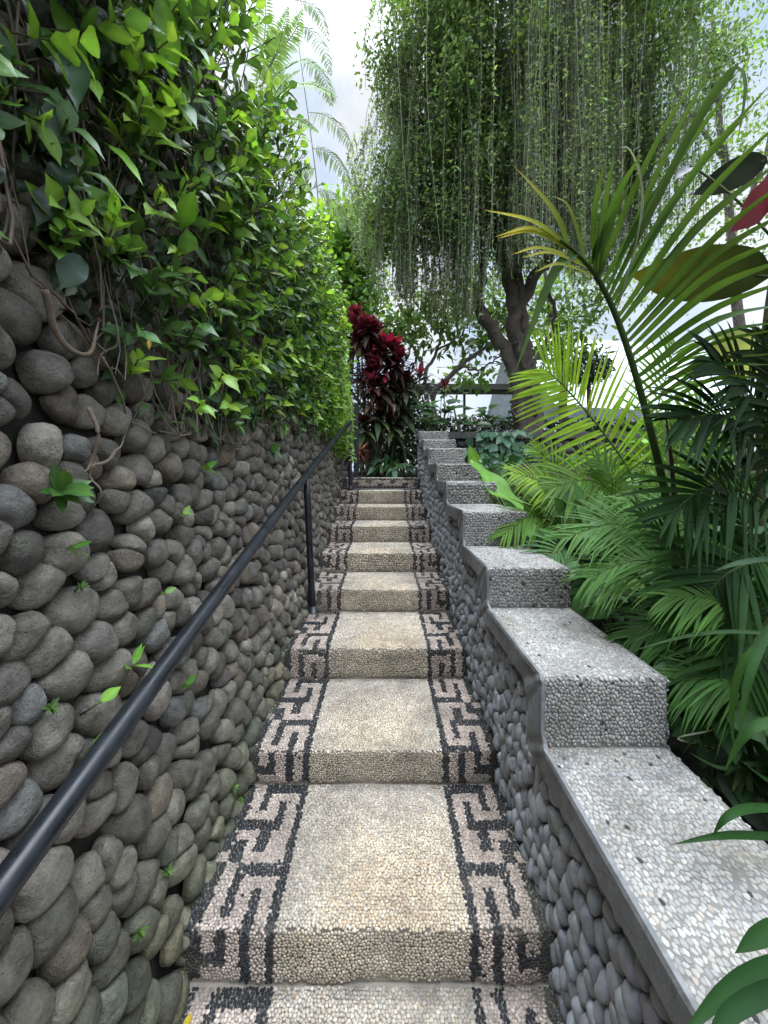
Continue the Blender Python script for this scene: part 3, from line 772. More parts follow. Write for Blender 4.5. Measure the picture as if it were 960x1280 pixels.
# ------------------------------------------------------------------ sprigs rooted in the cobble joints
def sprig(name, label, cat, x, y, d, n, L_, W_, col, axis=(.8, -.4, .4), spread=.9, prof='fig', group=None, stem=.03, m='leaf', tip=None, onwall=True):
    p = P(x, y, d)
    if onwall: p[0] = float(wallx(p[1], p[2])) + .03
    o = thing(name, label, cat, p, group)
    mb = MB(); st_ = MB(); ax = norm(np.array(axis, float))
    s1 = norm(np.cross(ax, UPZ)); s2 = np.cross(s1, ax)
    tube(st_, np.array([p - ax * .03, p + ax * stem * .6, p + ax * stem]), [.003, .0025, .002], 5, (.10, .11, .04))
    for j in range(n):
        f = (j + .5) / n; a = j * 2.4 + R.random() * .5
        rad = math.cos(a) * s1 + math.sin(a) * s2
        dr = norm(rad * spread * (1.1 - .6 * f) + ax * (.3 + .6 * f))
        l_ = L_ * (.65 + .45 * R.random())
        leaves(mb, p + ax * stem * (.4 + .6 * f), dr, norm(ax + UPZ * .4 - rad * .2), l_, W_ * l_ / L_, prof, .25 * R.random(), .2,
               vary(np.asarray(col) * (.75 + .5 * f), 1, .12)[0], S=7, mid=1.35, wavy=.08, tipcol=tip)
    st_.build('stem', M['stem'], o); mb.build('leaves', M[m], o)
    return o
sprig('fig_sprig', 'leafy fig sprig with a bright upright leaf low on the near cobbles', 'seedling', 62, 618, .93, 13, .085, .019, (.055, .13, .028), (.75, -.5, .35), 1.0)
sprig('fig_shoot', 'single bright green fig shoot lying on cobbles just above the handrail', 'seedling', 138, 838, 1.13, 4, .095, .016, (.16, .32, .05), (.8, .2, .55), .8)
sprig('fig_seedling', 'pair of pale green leaves on the mid wall cobbles below the fig', 'seedling', 222, 648, 1.45, 3, .06, .015, (.20, .36, .08), (.8, .1, .5), .8)
sprig('fig_seedling', 'drooping lobed leaf on the cobbles under the hanging roots', 'seedling', 255, 586, 1.62, 3, .085, .016, (.10, .24, .04), (.9, .3, .05), .8)
sprig('fig_seedling', 'light green leaf hanging beneath the bright sprig on near cobbles', 'seedling', 55, 685, .93, 3, .075, .012, (.10, .22, .04), (.8, .4, -.1), .8)
sprig('fig_seedling', 'small dark leaf cluster beside the cobbles just below the creeper', 'seedling', 335, 562, 2.55, 9, .095, .022, (.07, .15, .05), (.9, -.1, .1), 1.0)
sprig('fig_seedling', 'small bright leaf standing over cobbles behind the handrail', 'seedling', 118, 885, 1.0, 2, .05, .014, (.17, .36, .05), (.8, .1, .5), .6)
sprig('fig_seedling', 'narrow green leaf poking out under the near handrail', 'seedling', 105, 950, .95, 2, .075, .011, (.12, .26, .04), (.8, .5, .5), .6)
sprig('fig_seedling', 'narrow leaf crossing the bottom of the near handrail', 'seedling', 12, 1072, .78, 2, .06, .010, (.15, .32, .04), (.9, .4, .3), .6)
sprig('fig_seedling', 'two tiny leaves on a round cobble near the middle post', 'seedling', 180, 745, 1.3, 2, .04, .010, (.15, .30, .06), (.8, .1, .3), .7)
sprig('fig_seedling', 'green leaf just above the middle stretch of the handrail', 'seedling', 232, 862, 1.36, 2, .05, .013, (.11, .25, .04), (.8, .4, .3), .7)
for lab, x, y, d in (('tuft of tiny fern on a cobble left of the leafy sprig', 72, 735, .98), ('tuft of tiny fern on a cobble at the near edge', 48, 885, .88),
                     ('tiny fern tuft between low cobbles beside the second step', 240, 1090, 1.18), ('tiny fern tuft between cobbles above the bottom step', 205, 1165, 1.05),
                     ('tiny fern tuft under the middle of the handrail', 305, 792, 1.75), ('tiny fern tuft between cobbles beside the key border', 290, 985, 1.62)):
    sprig('fern_tuft', lab, 'fern', x, y, d, 11, .024, .0045, (.085, .16, .035), (.8, -.2, .5), 1.3, 'lance', 'tiny ferns in the cobble joints', .01, 'leaf_thin')
for lab, x, y, d in (('low weeds at the foot of the wall next to the third riser', 290, 1010, 1.70), ('low weeds at the foot of the wall near the bottom riser', 232, 1120, 1.33),
                     ('low weeds at the foot of the middle handrail post', 372, 760, 2.95), ('mossy weeds where the wall meets the fourth tread', 352, 800, 2.55)):
    p = P(x, y, d); p[0] = max(p[0], -.66); p[2] = float(stairz(p[1])) + .03
    sprig('weed_tuft', lab, 'weeds', (p[0] * F / p[1] + 480), 592 - (p[2] - EYE) * F / p[1], p[1], 26, .04, .006, (.09, .18, .03), (.5, -.3, .8), 1.4, 'lance', 'weeds at the foot of the wall', .015, 'leaf_thin', onwall=False)
o = P(229, 1272, 1.12); o[2] = float(TREADZ[0]) + .004
mb = MB(); leaves(mb, o, (.2, 1, .05), (0, -.1, 1), .035, .010, 'fig', -.1, .3, (.55, .42, .03), S=6); 
tag(mb.build('fallen_leaf', M['leaf_thin'], origin=o), 'small yellow fallen leaf on the bottom tread beside the wall', 'leaf')
o = P(186, 424, 1.05)
mb = MB(); leaves(mb, o, (.05, 0, -1), (.5, -.8, .2), .032, .006, 'lance', -.1, .4, (.50, .30, .04), S=6)
tag(mb.build('dead_leaf', M['leaf_thin'], origin=o), 'curled yellow dead leaf caught in the hanging roots', 'leaf')

# ------------------------------------------------------------------ fronds
def frond(mb, pts, n, Lmax, W, up, col, a0=75, a1=30, droop=.15, vee=.25, rr=.006, tip=None, start=.18, rcol=(.10, .15, .04), shape=None, jit=.06, S=8, sides=(-1, 1), prof='palm', tipmin=.35):
    c = bez(pts, 40); tg = norm(np.gradient(c, axis=0))
    tube(mb, c, [rr, rr * .8, rr * .35], 6, rcol)
    t = np.linspace(start, .99, n)
    for s_ in sides:
        tt = np.clip(t + R.normal(0, .004, n) + (.5 / n if s_ > 0 else 0), 0, 1)
        k = tt * 39; i = np.clip(k.astype(int), 0, 38); f = (k - i)[:, None]
        o = c[i] * (1 - f) + c[i + 1] * f; T = norm(tg[i] * (1 - f) + tg[i + 1] * f)
        U = np.tile(np.asarray(up, float), (n, 1)); Sd = norm(np.cross(T, U)) * s_; Un = norm(np.cross(Sd * s_, T))
        u = (tt - start) / (1 - start)
        a = np.radians(a0 + (a1 - a0) * u) + R.normal(0, jit, n)
        dr = norm(np.cos(a)[:, None] * T + np.sin(a)[:, None] * (Sd * math.cos(vee) + Un * math.sin(vee)) + R.normal(0, jit * .5, (n, 3)))
        ls = Lmax * (np.interp(u, [0, .15, .4, .7, 1], shape) if shape else np.interp(u, [0, .12, .35, .7, 1], [.55, .85, 1, .8, tipmin])) * (1 + R.normal(0, .05, n))
        leaves(mb, o, dr, Un + R.normal(0, .1, (n, 3)), ls, W * (.6 + .4 * ls / Lmax), prof, droop * (.6 + .8 * R.random(n)), .3, vary(col, n, .12, .04), S=S, mid=1.15, tipcol=tip)
def bladeset(mb, items, col, prof='palm', tip=None, S=10, face=(0, -1, .2), fold=.25):
    """individual long blades: ((start),(mid),(end), half width)"""
    for it in items:
        *pts, w = it[:4] if len(it) == 4 else it[:5]
        cc = it[-1] if isinstance(it[-1], tuple) and len(it[-1]) == 3 and len(it) == 5 and not np.isscalar(it[-1]) else None
    return
def blade(mb, pts, w, col, face=(0, -1, .2), S=12, prof='palm', tip=None, fold=.25, twist=0):
    c = bez(np.asarray(pts, float), S)[None]
    T = norm(np.gradient(c, axis=1)); fc = np.asarray(face, float)
    sd = norm(np.cross(T, np.broadcast_to(fc, T.shape)))
    if twist:
        nr = np.cross(sd, T); a = (np.linspace(0, 1, S) * twist)[None, :, None]
        sd = norm(sd * np.cos(a) + nr * np.sin(a))
    ribbons(mb, c, sd, norm(np.cross(sd, T)), [w], PROF[prof], np.asarray(col, float)[None], fold, 1.15, None if tip is None else np.asarray(tip, float)[None])

# ferns on top of the left wall
def fern(name, label, fr, col, L_, W_, rr=.004, tip=None, n=26, up=(.4, -.8, .3), droop=.25):
    o = thing(name, label, 'fern', fr[0][0])
    for f in fr:
        mb = MB(); frond(mb, f, n, L_, W_, up, col, 82, 60, droop, .1, rr, tip, .1, (.12, .14, .05), [.6, .95, 1, .65, .1], .05, 5, prof='lance')
        mb.build('frond', M['leaf_thin'], o)
    return o
d = 2.35
fern('sword_fern', 'bright yellow green sword fern leaning out from the top of the leafy wall',
     [PP((322, 160, d), (335, 135, d), (352, 105, d - .05), (374, 88, d - .1)), PP((322, 160, d), (350, 120, d - .1), (385, 105, d - .2), (422, 122, d - .2)), PP((322, 160, d), (330, 100, d + .1), (348, 60, d + .1), (352, 40, d + .1)),
      PP((322, 160, d), (345, 150, d - .1), (372, 150, d - .2), (398, 165, d - .2))], (.20, .34, .05), .095, .0095, n=30)
d = 2.7
fern('boston_fern', 'pale green upright fern fronds rising above the leafy wall into the sky',
     [PP((318, 110, d), (335, 70, d), (352, 40, d), (360, 10, d)), PP((325, 110, d), (345, 70, d), (368, 40, d), (378, 12, d)), PP((320, 100, d), (330, 50, d), (332, 10, d), (330, -30, d)),
      PP((320, 110, d), (350, 90, d), (380, 75, d - .1), (405, 90, d - .1))], (.17, .30, .07), .10, .010, n=28)
d = 4.0
tf = thing('tree_fern', 'thin drooping grey green fern plumes hanging out above the wall against the sky', 'fern', P(392, 300, d))
mb = MB(); tube(mb, bez(PP((402, 320, d), (396, 230, d), (386, 150, d), (374, 60, d), (370, 0, d)), 20), [.007, .004], 6, (.14, .13, .09)); mb.build('stem', M['stem'], tf)
for q in (((372, 30, d), (390, 40, d), (405, 62, d - .1), (413, 92, d - .1)), ((378, 75, d), (398, 88, d), (410, 110, d), (414, 130, d)), ((386, 140, d), (408, 145, d - .1), (428, 165, d - .1), (441, 190, d - .1)),
          ((390, 185, d), (410, 190, d), (428, 212, d), (438, 238, d)), ((396, 240, d), (410, 240, d), (424, 262, d), (428, 285, d)), ((368, 0, d), (388, 5, d), (400, 20, d), (411, 50, d)), ((394, 210, d), (380, 215, d), (372, 235, d), (370, 262, d))):
    mb = MB(); frond(mb, PP(*q), 20, .13, .011, (.2, -.9, .3), (.15, .21, .085), 70, 45, .55, 0, .003, None, .05, (.12, .13, .06), [.6, .95, 1, .7, .2], .08, 5, prof='lance')
    mb.build('frond', M['leaf_thin'], tf)

# ------------------------------------------------------------------ palms on the right
G1 = (.035, .085, .02); G2 = (.055, .125, .028); G3 = (.085, .17, .03)
def palm(name, label, base, group=None):
    return thing(name, label, 'palm', np.array(base, float), group)
def add_frond(root, pts, n, L_, W_, up, col, **k):
    mb = MB(); frond(mb, pts, n, L_, W_, up, col, **k); return mb.build('frond', M['palm'], root)
d = 1.42
p1 = palm('areca_palm', 'big dark palm arching over the parapet with long leaflets and yellow tipped ends', (1.28, 1.62, EYE - .95))
mb = MB(); tube(mb, bez([(1.28, 1.62, EYE - 1.1), (1.24, 1.6, EYE - .6), P(842, 690, 1.50)], 16), [.022, .017], 10, (.05, .075, .022)); mb.build('stem', M['stem'], p1)
mb = MB()
rach = bez(PP((842, 690, 1.50), (832, 620, 1.48), (815, 545, 1.46), (795, 470, 1.43), (772, 400, 1.40), (748, 350, 1.37), (722, 318, 1.34), (700, 300, 1.32)), 60)
tube(mb, rach, [.015, .013, .011, .008, .004], 8, (.06, .10, .03))
def rp(y):
    px = 592 - (rach[:, 2] - EYE) * F / rach[:, 1]
    return rach[np.argmin(np.abs(px - y))]
ends = [((782, 205), (802, 190)), ((800, 165), (872, 86)), ((835, 130), (926, 92)), ((840, 190), (900, 60)), ((845, 205), (940, 130)), ((850, 235), (965, 100)), ((858, 258), (985, 140)), ((862, 280), (990, 190)), ((865, 300), (995, 215)),
        ((868, 325), (1000, 250)), ((870, 345), (1000, 285)), ((872, 362), (1000, 318)), ((872, 380), (1000, 345)), ((874, 395), (995, 372)), ((876, 412), (990, 395)), ((878, 425), (980, 410)), ((880, 440), (975, 440)), ((882, 452), (965, 450)), ((884, 466), (950, 470))]
ys = np.linspace(335, 520, len(ends))
for y, (m_, e) in zip(ys, ends):
    a = rp(y); s = R.random()
    w = .017 + .006 * R.random()
    if e[1] > 380: w *= .75
    b_ = P(e[0], e[1], 1.24); mid_ = a + (b_ - a) * .52 + UPZ * .05 + R.normal(0, .008, 3); w *= .72
    blade(mb, [a, mid_, b_ - UPZ * .015 * R.random()], w, vary((.05, .105, .018), 1, .12)[0], (.35, -.9, .25 * R.normal()), 12, tip=(.07, .12, .02))
# yellow tipped leaflets to the left, one broad dark leaflet hanging
for y, m_, e, w, c, tp in ((308, (690, 262), (640, 205), .016, (.09, .15, .02), (.24, .19, .02)), (312, (668, 278), (604, 262), .012, (.16, .21, .02), (.42, .33, .02)), (318, (665, 290), (622, 298), .010, (.18, .22, .02), (.42, .32, .02)),
                     (322, (670, 286), (618, 296), .009, (.18, .22, .02), (.40, .30, .02)), (328, (678, 310), (640, 318), .008, (.2, .24, .03), (.40, .30, .02)), (336, (690, 316), (652, 322), .008, (.2, .24, .03), (.4, .3, .02)),
                     (344, (700, 330), (668, 340), .007, (.2, .24, .03), (.38, .3, .02)), (318, (690, 345), (642, 470), .018, (.035, .075, .014), (.05, .09, .02)), (330, (712, 262), (692, 245), .010, (.09, .15, .02), (.2, .2, .03)),
                     (345, (752, 275), (768, 190), .017, (.055, .11, .018), (.06, .1, .02)), (352, (760, 285), (790, 225), .016, (.05, .10, .018), (.06, .1, .02)), (340, (742, 265), (758, 195), .014, (.05, .10, .018), (.06, .1, .02))):
    blade(mb, [rp(y), P(m_[0], m_[1], 1.30), P(e[0], e[1], 1.24)], w, c, (.2, -.9, .3), 12, tip=tp)
# the folded silver leaflet
blade(mb, [rp(392), P(795, 300, 1.33), P(801, 235, 1.30), P(788, 190, 1.28), P(774, 184, 1.26)], .016, (.16, .18, .15), (.7, -.6, .2), 14, fold=.5)
blade(mb, [rp(372), P(860, 170, 1.25), P(915, 90, 1.20), P(930, 110, 1.18), P(922, 175, 1.17)], .016, (.05, .09, .02), (.3, -.9, .2), 14, fold=.4)
# dry sheath spikes by the stem
blade(mb, [P(842, 655, 1.5), P(838, 580, 1.49), P(829, 495, 1.48)], .012, (.035, .022, .018), (.2, -.9, .1), 10, fold=.5)
blade(mb, [P(838, 660, 1.52), P(835, 590, 1.5), P(826, 512, 1.5)], .020, (.18, .22, .2), (.5, -.8, .1), 10, fold=.4)
mb.build('frond', M['palm'], p1)
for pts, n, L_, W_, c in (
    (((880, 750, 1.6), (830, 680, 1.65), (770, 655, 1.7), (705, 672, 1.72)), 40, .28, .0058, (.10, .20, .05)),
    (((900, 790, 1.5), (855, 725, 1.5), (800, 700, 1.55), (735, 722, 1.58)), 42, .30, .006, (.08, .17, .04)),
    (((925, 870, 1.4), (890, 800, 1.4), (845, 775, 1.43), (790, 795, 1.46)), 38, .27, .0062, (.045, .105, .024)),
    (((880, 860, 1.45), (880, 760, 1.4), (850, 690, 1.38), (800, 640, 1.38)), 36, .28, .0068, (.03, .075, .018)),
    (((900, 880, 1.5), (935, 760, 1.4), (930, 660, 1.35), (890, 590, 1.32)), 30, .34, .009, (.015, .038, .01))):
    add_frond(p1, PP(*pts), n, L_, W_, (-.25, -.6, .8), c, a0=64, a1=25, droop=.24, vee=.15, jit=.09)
for pts, n, L_, c in ((((930, 800, 1.55), (900, 700, 1.55), (850, 640, 1.6), (775, 625, 1.65)), 40, .27, (.10, .20, .04)), (((950, 860, 1.3), (935, 790, 1.28), (895, 750, 1.28), (835, 745, 1.3)), 36, .24, (.07, .155, .03)),
                      (((960, 940, 1.25), (940, 880, 1.22), (905, 850, 1.22), (850, 850, 1.25)), 34, .22, (.05, .12, .025))):
    add_frond(p1, PP(*pts), n, L_, .0055, (-.25, -.6, .8), c, a0=62, a1=24, droop=.4, vee=.1, jit=.1)
# palm at the right edge of view; backlit shade put into near-black leaf colours
p2 = palm('fishtail_palm', 'near black palm in deep shade at the right edge above the shrubs', (1.62, 1.5, EYE - .9))
mb = MB(); tube(mb, bez([(1.62, 1.5, EYE - 1.05), (1.58, 1.48, EYE - .5), P(985, 640, 1.45)], 14), [.03, .02], 10, (.04, .05, .02)); mb.build('stem', M['stem'], p2)
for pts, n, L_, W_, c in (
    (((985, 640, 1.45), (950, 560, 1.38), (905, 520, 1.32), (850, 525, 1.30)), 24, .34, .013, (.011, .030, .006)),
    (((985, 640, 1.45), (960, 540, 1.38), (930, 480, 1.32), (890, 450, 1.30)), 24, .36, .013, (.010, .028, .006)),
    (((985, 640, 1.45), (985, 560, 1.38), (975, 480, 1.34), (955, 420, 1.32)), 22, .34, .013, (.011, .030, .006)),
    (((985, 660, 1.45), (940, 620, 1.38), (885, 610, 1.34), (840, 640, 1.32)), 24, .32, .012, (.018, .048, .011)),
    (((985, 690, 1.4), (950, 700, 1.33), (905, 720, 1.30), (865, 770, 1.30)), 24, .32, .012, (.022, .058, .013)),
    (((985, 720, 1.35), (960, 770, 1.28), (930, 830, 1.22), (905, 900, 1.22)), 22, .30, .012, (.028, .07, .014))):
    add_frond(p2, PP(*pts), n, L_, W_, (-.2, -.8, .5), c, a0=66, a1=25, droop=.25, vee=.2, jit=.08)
# bright backlit palm
p3 = palm('yellow_palm', 'bright yellow green palm frond glowing in the light behind the big dark palm', (1.8, 2.75, EYE - .6))
mb = MB(); tube(mb, bez([(1.8, 2.75, EYE - .7), (1.76, 2.75, EYE - .3), P(792, 605, 2.7)], 12), [.018, .012], 8, (.10, .14, .03)); mb.build('stem', M['stem'], p3)
add_frond(p3, PP((800, 640, 2.72), (787, 590, 2.7), (757, 545, 2.65), (724, 504, 2.6), (700, 478, 2.55), (682, 462, 2.52)), 34, .58, .013, (-.15, -.95, .35), (.26, .42, .035), a0=78, a1=38, droop=.10, vee=.1, start=.2, jit=.04, rr=.008, tip=(.24, .36, .04), tipmin=.5)
for pts, n, L_, c in ((((800, 640, 2.75), (830, 590, 2.75), (860, 550, 2.7), (880, 500, 2.7)), 26, .5, (.12, .24, .03)), (((800, 650, 2.75), (850, 620, 2.8), (900, 600, 2.8), (940, 610, 2.8)), 26, .5, (.10, .2, .03)),
                      (((800, 650, 2.75), (770, 620, 2.6), (735, 600, 2.5), (690, 610, 2.45)), 26, .42, (.12, .22, .05)), (((800, 650, 2.75), (810, 560, 2.8), (830, 480, 2.85), (845, 430, 2.85)), 22, .45, (.13, .26, .03))):
    add_frond(p3, PP(*pts), n, L_, .012, (-.15, -.9, .4), c, a0=70, a1=30, droop=.22, vee=.15)
p4 = palm('dwarf_palm', 'low palm with yellowish fronds beside the big crinkled leaf and parapet', (1.35, 2.85, EYE - .75))
for pts, n, L_, c in ((((745, 690, 2.6), (715, 640, 2.55), (680, 605, 2.5), (640, 590, 2.45)), 26, .30, (.20, .30, .04)), (((745, 690, 2.6), (700, 660, 2.5), (665, 645, 2.45), (630, 668, 2.4)), 26, .28, (.10, .2, .03)),
                      (((745, 690, 2.6), (720, 640, 2.7), (700, 590, 2.75), (668, 560, 2.8)), 24, .32, (.13, .24, .03)), (((745, 690, 2.6), (760, 640, 2.55), (765, 600, 2.5), (745, 570, 2.5)), 24, .3, (.07, .15, .03)),
                      (((750, 700, 2.5), (720, 690, 2.3), (695, 690, 2.2), (665, 715, 2.15)), 26, .28, (.07, .14, .05)), (((750, 700, 2.5), (790, 650, 2.5), (820, 630, 2.5), (850, 650, 2.5)), 24, .32, (.05, .11, .03))):
    add_frond(p4, PP(*pts), n, L_, .009, (-.2, -.7, .7), c, a0=66, a1=28, droop=.3, vee=.15)
mb = MB(); tube(mb, bez([(1.35, 2.85, EYE - .85), P(750, 700, 2.6)], 6), [.015, .01], 8, (.08, .1, .03)); mb.build('stem', M['stem'], p4)

# ------------------------------------------------------------------ broad leaves on the right
def stalk_leaf(root, name, base, tip0, tip1, W_, col, face, prof='obl', m='leaf_thick', droop=.1, wavy=.06, fold=.12, S=14, mid=1.3, tipcol=None, rr=.005, curl=0):
    mb = MB(); a, b, c = (np.asarray(q, float) for q in (base, tip0, tip1))
    l_ = np.linalg.norm(c - b)
    leaves(mb, b, c - b, face, l_, W_, prof, droop, fold, col, S=S, mid=mid, wavy=wavy, tipcol=tipcol, curl=curl)
    p = mb.build(name, M[m], root)
    sb = MB(); tube(sb, bez([a, (a + b) / 2 + [0, 0, .03], b, b + (c - b) * .1], 12), [rr * 1.3, rr], 6, (.07, .09, .03)); sb.build('stalk', M['stem'], p)
    return p
q = thing('rubber_fig', 'large glossy dark leaves with a yellow green leaf and one red leaf behind the palm', 'shrub', (2.05, 2.1, EYE - .7))
mb = MB(); tube(mb, bez([(2.05, 2.1, EYE - .9), (2.0, 2.05, EYE - .2), P(955, 440, 1.95), P(968, 330, 1.9), P(975, 240, 1.9)], 16), [.02, .012], 8, (.05, .04, .02)); mb.build('stem', M['stem'], q)
stalk_leaf(q, 'leaf', P(968, 350, 1.9), P(962, 345, 1.85), P(786, 334, 1.8), .125, (.022, .036, .009), (.0, -.75, -.65), 'obl', 'leaf_thick', .05, .05, .1, tipcol=(.10, .10, .012))
lf = stalk_leaf(q, 'leaf', P(975, 260, 1.9), P(985, 215, 1.9), P(912, 285, 1.86), .085, (.11, .006, .012), (.35, -.8, -.2), 'obl', 'red_leaf', .05, .1, .15)
lf['label'] = 'crimson leaf'
lf = stalk_leaf(q, 'leaf', P(965, 460, 1.92), P(958, 432, 1.9), P(884, 452, 1.86), .13, (.26, .28, .02), (-.1, -.9, .3), 'disc', 'leaf', .1, .06, .1, tipcol=(.34, .32, .02))
lf['label'] = 'yellow green leaf'
stalk_leaf(q, 'leaf', P(970, 290, 1.9), P(960, 200, 1.95), P(865, 235, 2.0), .07, (.010, .018, .006), (.2, -.85, -.3), 'obl', 'leaf_thick')
lf = stalk_leaf(q, 'leaf', P(968, 300, 1.9), P(866, 208, 1.9), P(843, 218, 1.88), .022, (.16, .16, .15), (.2, -.8, .5), 'disc', 'leaf_thick', .2, .1, .4)
lf['label'] = 'pale curled young leaf'
ee = thing('elephant_ear', 'crinkled bright green elephant ear leaf flopping over the parapet steps', 'plant', (1.12, 3.2, EYE - .5))
def crinkle(root, base, a, mid, b, W_, col, face):
    mb = MB(); S = 26
    c = bez([a, mid, b], S)[None]; T = norm(np.gradient(c, axis=1)); sd = norm(np.cross(T, np.broadcast_to(np.asarray(face, float), T.shape)))
    ribbons(mb, c, sd, norm(np.cross(sd, T)), [W_], PROF['obl'], np.asarray(col)[None], .22, 1.4, None, .22)
    p = mb.build('leaf', M['leaf_thin'], root)
    sb = MB(); tube(sb, bez([base, (np.asarray(base) + np.asarray(a)) / 2 + [.03, 0, .04], a], 10), [.012, .009], 7, (.12, .2, .04)); sb.build('stalk', M['stem'], p)
crinkle(ee, (1.12, 3.2, EYE - .55), P(588, 575, 3.3), P(628, 618, 3.1), P(690, 660, 2.85), .12, (.12, .26, .035), (.35, -.55, .75))
stalk_leaf(ee, 'leaf', (1.12, 3.2, EYE - .55), P(594, 580, 3.5), P(586, 556, 3.45), .06, (.15, .30, .05), (.1, -.95, .2), 'heart', 'leaf_thin', 0, .05)
stalk_leaf(ee, 'leaf', (1.12, 3.2, EYE - .55), P(655, 648, 2.9), P(682, 690, 2.75), .07, (.16, .30, .09), (.2, -.8, .5), 'heart', 'leaf_thin', .1, .08)

def shrub(name, label, cat, c, rx, ry, rz, n, L_, W_, col, prof='obl', m='leaf_thick', group=None, out_=.8, S=7, droop=.35, tip=None, nst=9, mat_=None):
    c = np.asarray(c, float)
    base = np.array([c[0], c[1], float(groundz(np.array(c[0]), np.array(c[1])))])
    o = thing(name, label, cat, base, group)
    v = rndir(n) * (R.random((n, 1)) ** .45); v[:, 2] = np.abs(v[:, 2]) * 1.5 - .5
    pos = c + v * [rx, ry, rz]
    dr = norm(v * [1, 1, .6] + R.normal(0, .45, (n, 3)) + [0, -.2, .1]); up = norm(UPZ * .9 + np.array([0, -.4, 0]) + R.normal(0, .35, (n, 3)))
    mb = MB(); Ls = L_ * (.65 + .5 * R.random(n))
    leaves(mb, pos, dr, up, Ls, W_ * Ls / L_, prof, droop * R.random(n), .2, vary(col, n, .25), S=S, mid=1.25, tipcol=tip, wavy=.05)
    mb.build('leaves', M[m], o)
    k = min(nst, n); sb = MB()
    for p in pos[:k]:
        tube(sb, bez([base + R.normal(0, .03, 3) * [1, 1, 0], (base + p) / 2 + R.normal(0, .04, 3), p], 8), [.007, .004], 5, (.06, .07, .03))
    sb.build('stems', M['stem'], o)
    return o
DK = (.02, .05, .014)
for i, (lab, c, r, n, L_, W_, col, prof) in enumerate((
    ('dark glossy broad leaves pressed against the lowest big parapet block', (1.18, 1.35, EYE - .85), (.22, .3, .3), 70, .2, .05, DK, 'obl'),
    ('dark broad leaves in the gap behind the second parapet block', (1.22, 2.0, EYE - .55), (.25, .3, .28), 80, .22, .055, (.03, .075, .018), 'obl'),
    ('mid green upright leaves beside the third parapet block', (1.2, 2.45, EYE - .42), (.22, .25, .26), 70, .2, .045, (.045, .11, .022), 'lance'),
    ('shaded leaf mound under the big dark palm', (1.6, 1.75, EYE - .7), (.35, .4, .35), 110, .22, .045, DK, 'lance'),
    ('deep green undergrowth bush at the lower right corner', (1.35, .95, EYE - 1.05), (.25, .35, .3), 80, .2, .04, (.015, .04, .012), 'lance'),
    ('leafy green bush behind the dwarf palm', (1.9, 3.3, EYE - .25), (.5, .4, .4), 140, .2, .05, (.05, .11, .025), 'obl'),
    ('tall bush filling the shade right of the yellow palm', (2.6, 2.7, EYE - .2), (.5, .5, .55), 160, .22, .05, (.03, .07, .018), 'obl'),
    ('dense bush beyond the dark palm at the right edge', (2.3, 2.0, EYE - .35), (.4, .4, .5), 140, .2, .045, (.02, .05, .015), 'lance'),
    ('leafy bush under the crinkled elephant ear leaf', (1.3, 3.6, EYE - .35), (.28, .4, .28), 110, .16, .04, (.05, .11, .025), 'obl'),
    ('leafy bush beside the upper parapet blocks before the heart leaf vine', (1.35, 4.6, EYE - .05), (.32, .5, .25), 130, .15, .04, (.04, .10, .025), 'obl'),
    ('light green bush glimpsed between palm stems', (3.2, 4.0, EYE + .1), (.7, .5, .45), 170, .2, .05, (.09, .18, .03), 'lance'))):
    shrub('understorey_shrub', lab, 'shrub', c, *r, n, L_, W_, col, prof)
q = thing('peace_lily', 'shade plant with one pale round leaf and a small red flower among dark leaves', 'plant', (1.32, 1.85, EYE - .85))
lf = stalk_leaf(q, 'leaf', (1.32, 1.85, EYE - .95), P(782, 742, 1.75), P(802, 724, 1.70), .045, (.30, .42, .27), (-.1, -.9, .4), 'disc', 'leaf_thin', .05, .05); lf['label'] = 'pale round leaf'
stalk_leaf(q, 'leaf', (1.32, 1.85, EYE - .95), P(770, 760, 1.75), P(735, 745, 1.68), .035, (.04, .10, .02), (0, -.5, .85), 'obl')
stalk_leaf(q, 'leaf', (1.32, 1.85, EYE - .95), P(785, 775, 1.7), P(820, 800, 1.62), .05, (.03, .08, .018), (0, -.6, .8), 'obl')
mb = MB(); p0 = P(808, 752, 1.72)
for a in range(6):
    dr = np.array([math.cos(a * 1.05), -.5, math.sin(a * 1.05)]); leaves(mb, p0, dr, (0, -1, .3), .022, .007, 'obl', .1, .2, (.42, .015, .03), S=5)
fl = mb.build('flower', M['red_leaf'], q)
sb = MB(); tube(sb, bez([(1.32, 1.85, EYE - .95), p0 + [.02, .03, -.1], p0], 8), .003, 5, (.05, .08, .03)); sb.build('flower_stalk', M['stem'], fl)
q = thing('red_ginger', 'red ginger bract peeking over the cap of the third parapet block', 'flower', P(692, 690, 2.35))
mb = MB()
for a in range(8):
    leaves(mb, P(692, 688, 2.35), (math.cos(a * .8), -.3, .4 + .5 * math.sin(a * 1.3)), (0, -.8, .5), .05, .014, 'obl', .2, .3, (.45, .02, .03), S=5)
mb.build('bract', M['red_leaf'], q); sb = MB(); tube(sb, bez([P(700, 740, 2.4), P(692, 690, 2.35)], 6), .005, 5, (.06, .09, .03)); sb.build('stem', M['stem'], q)
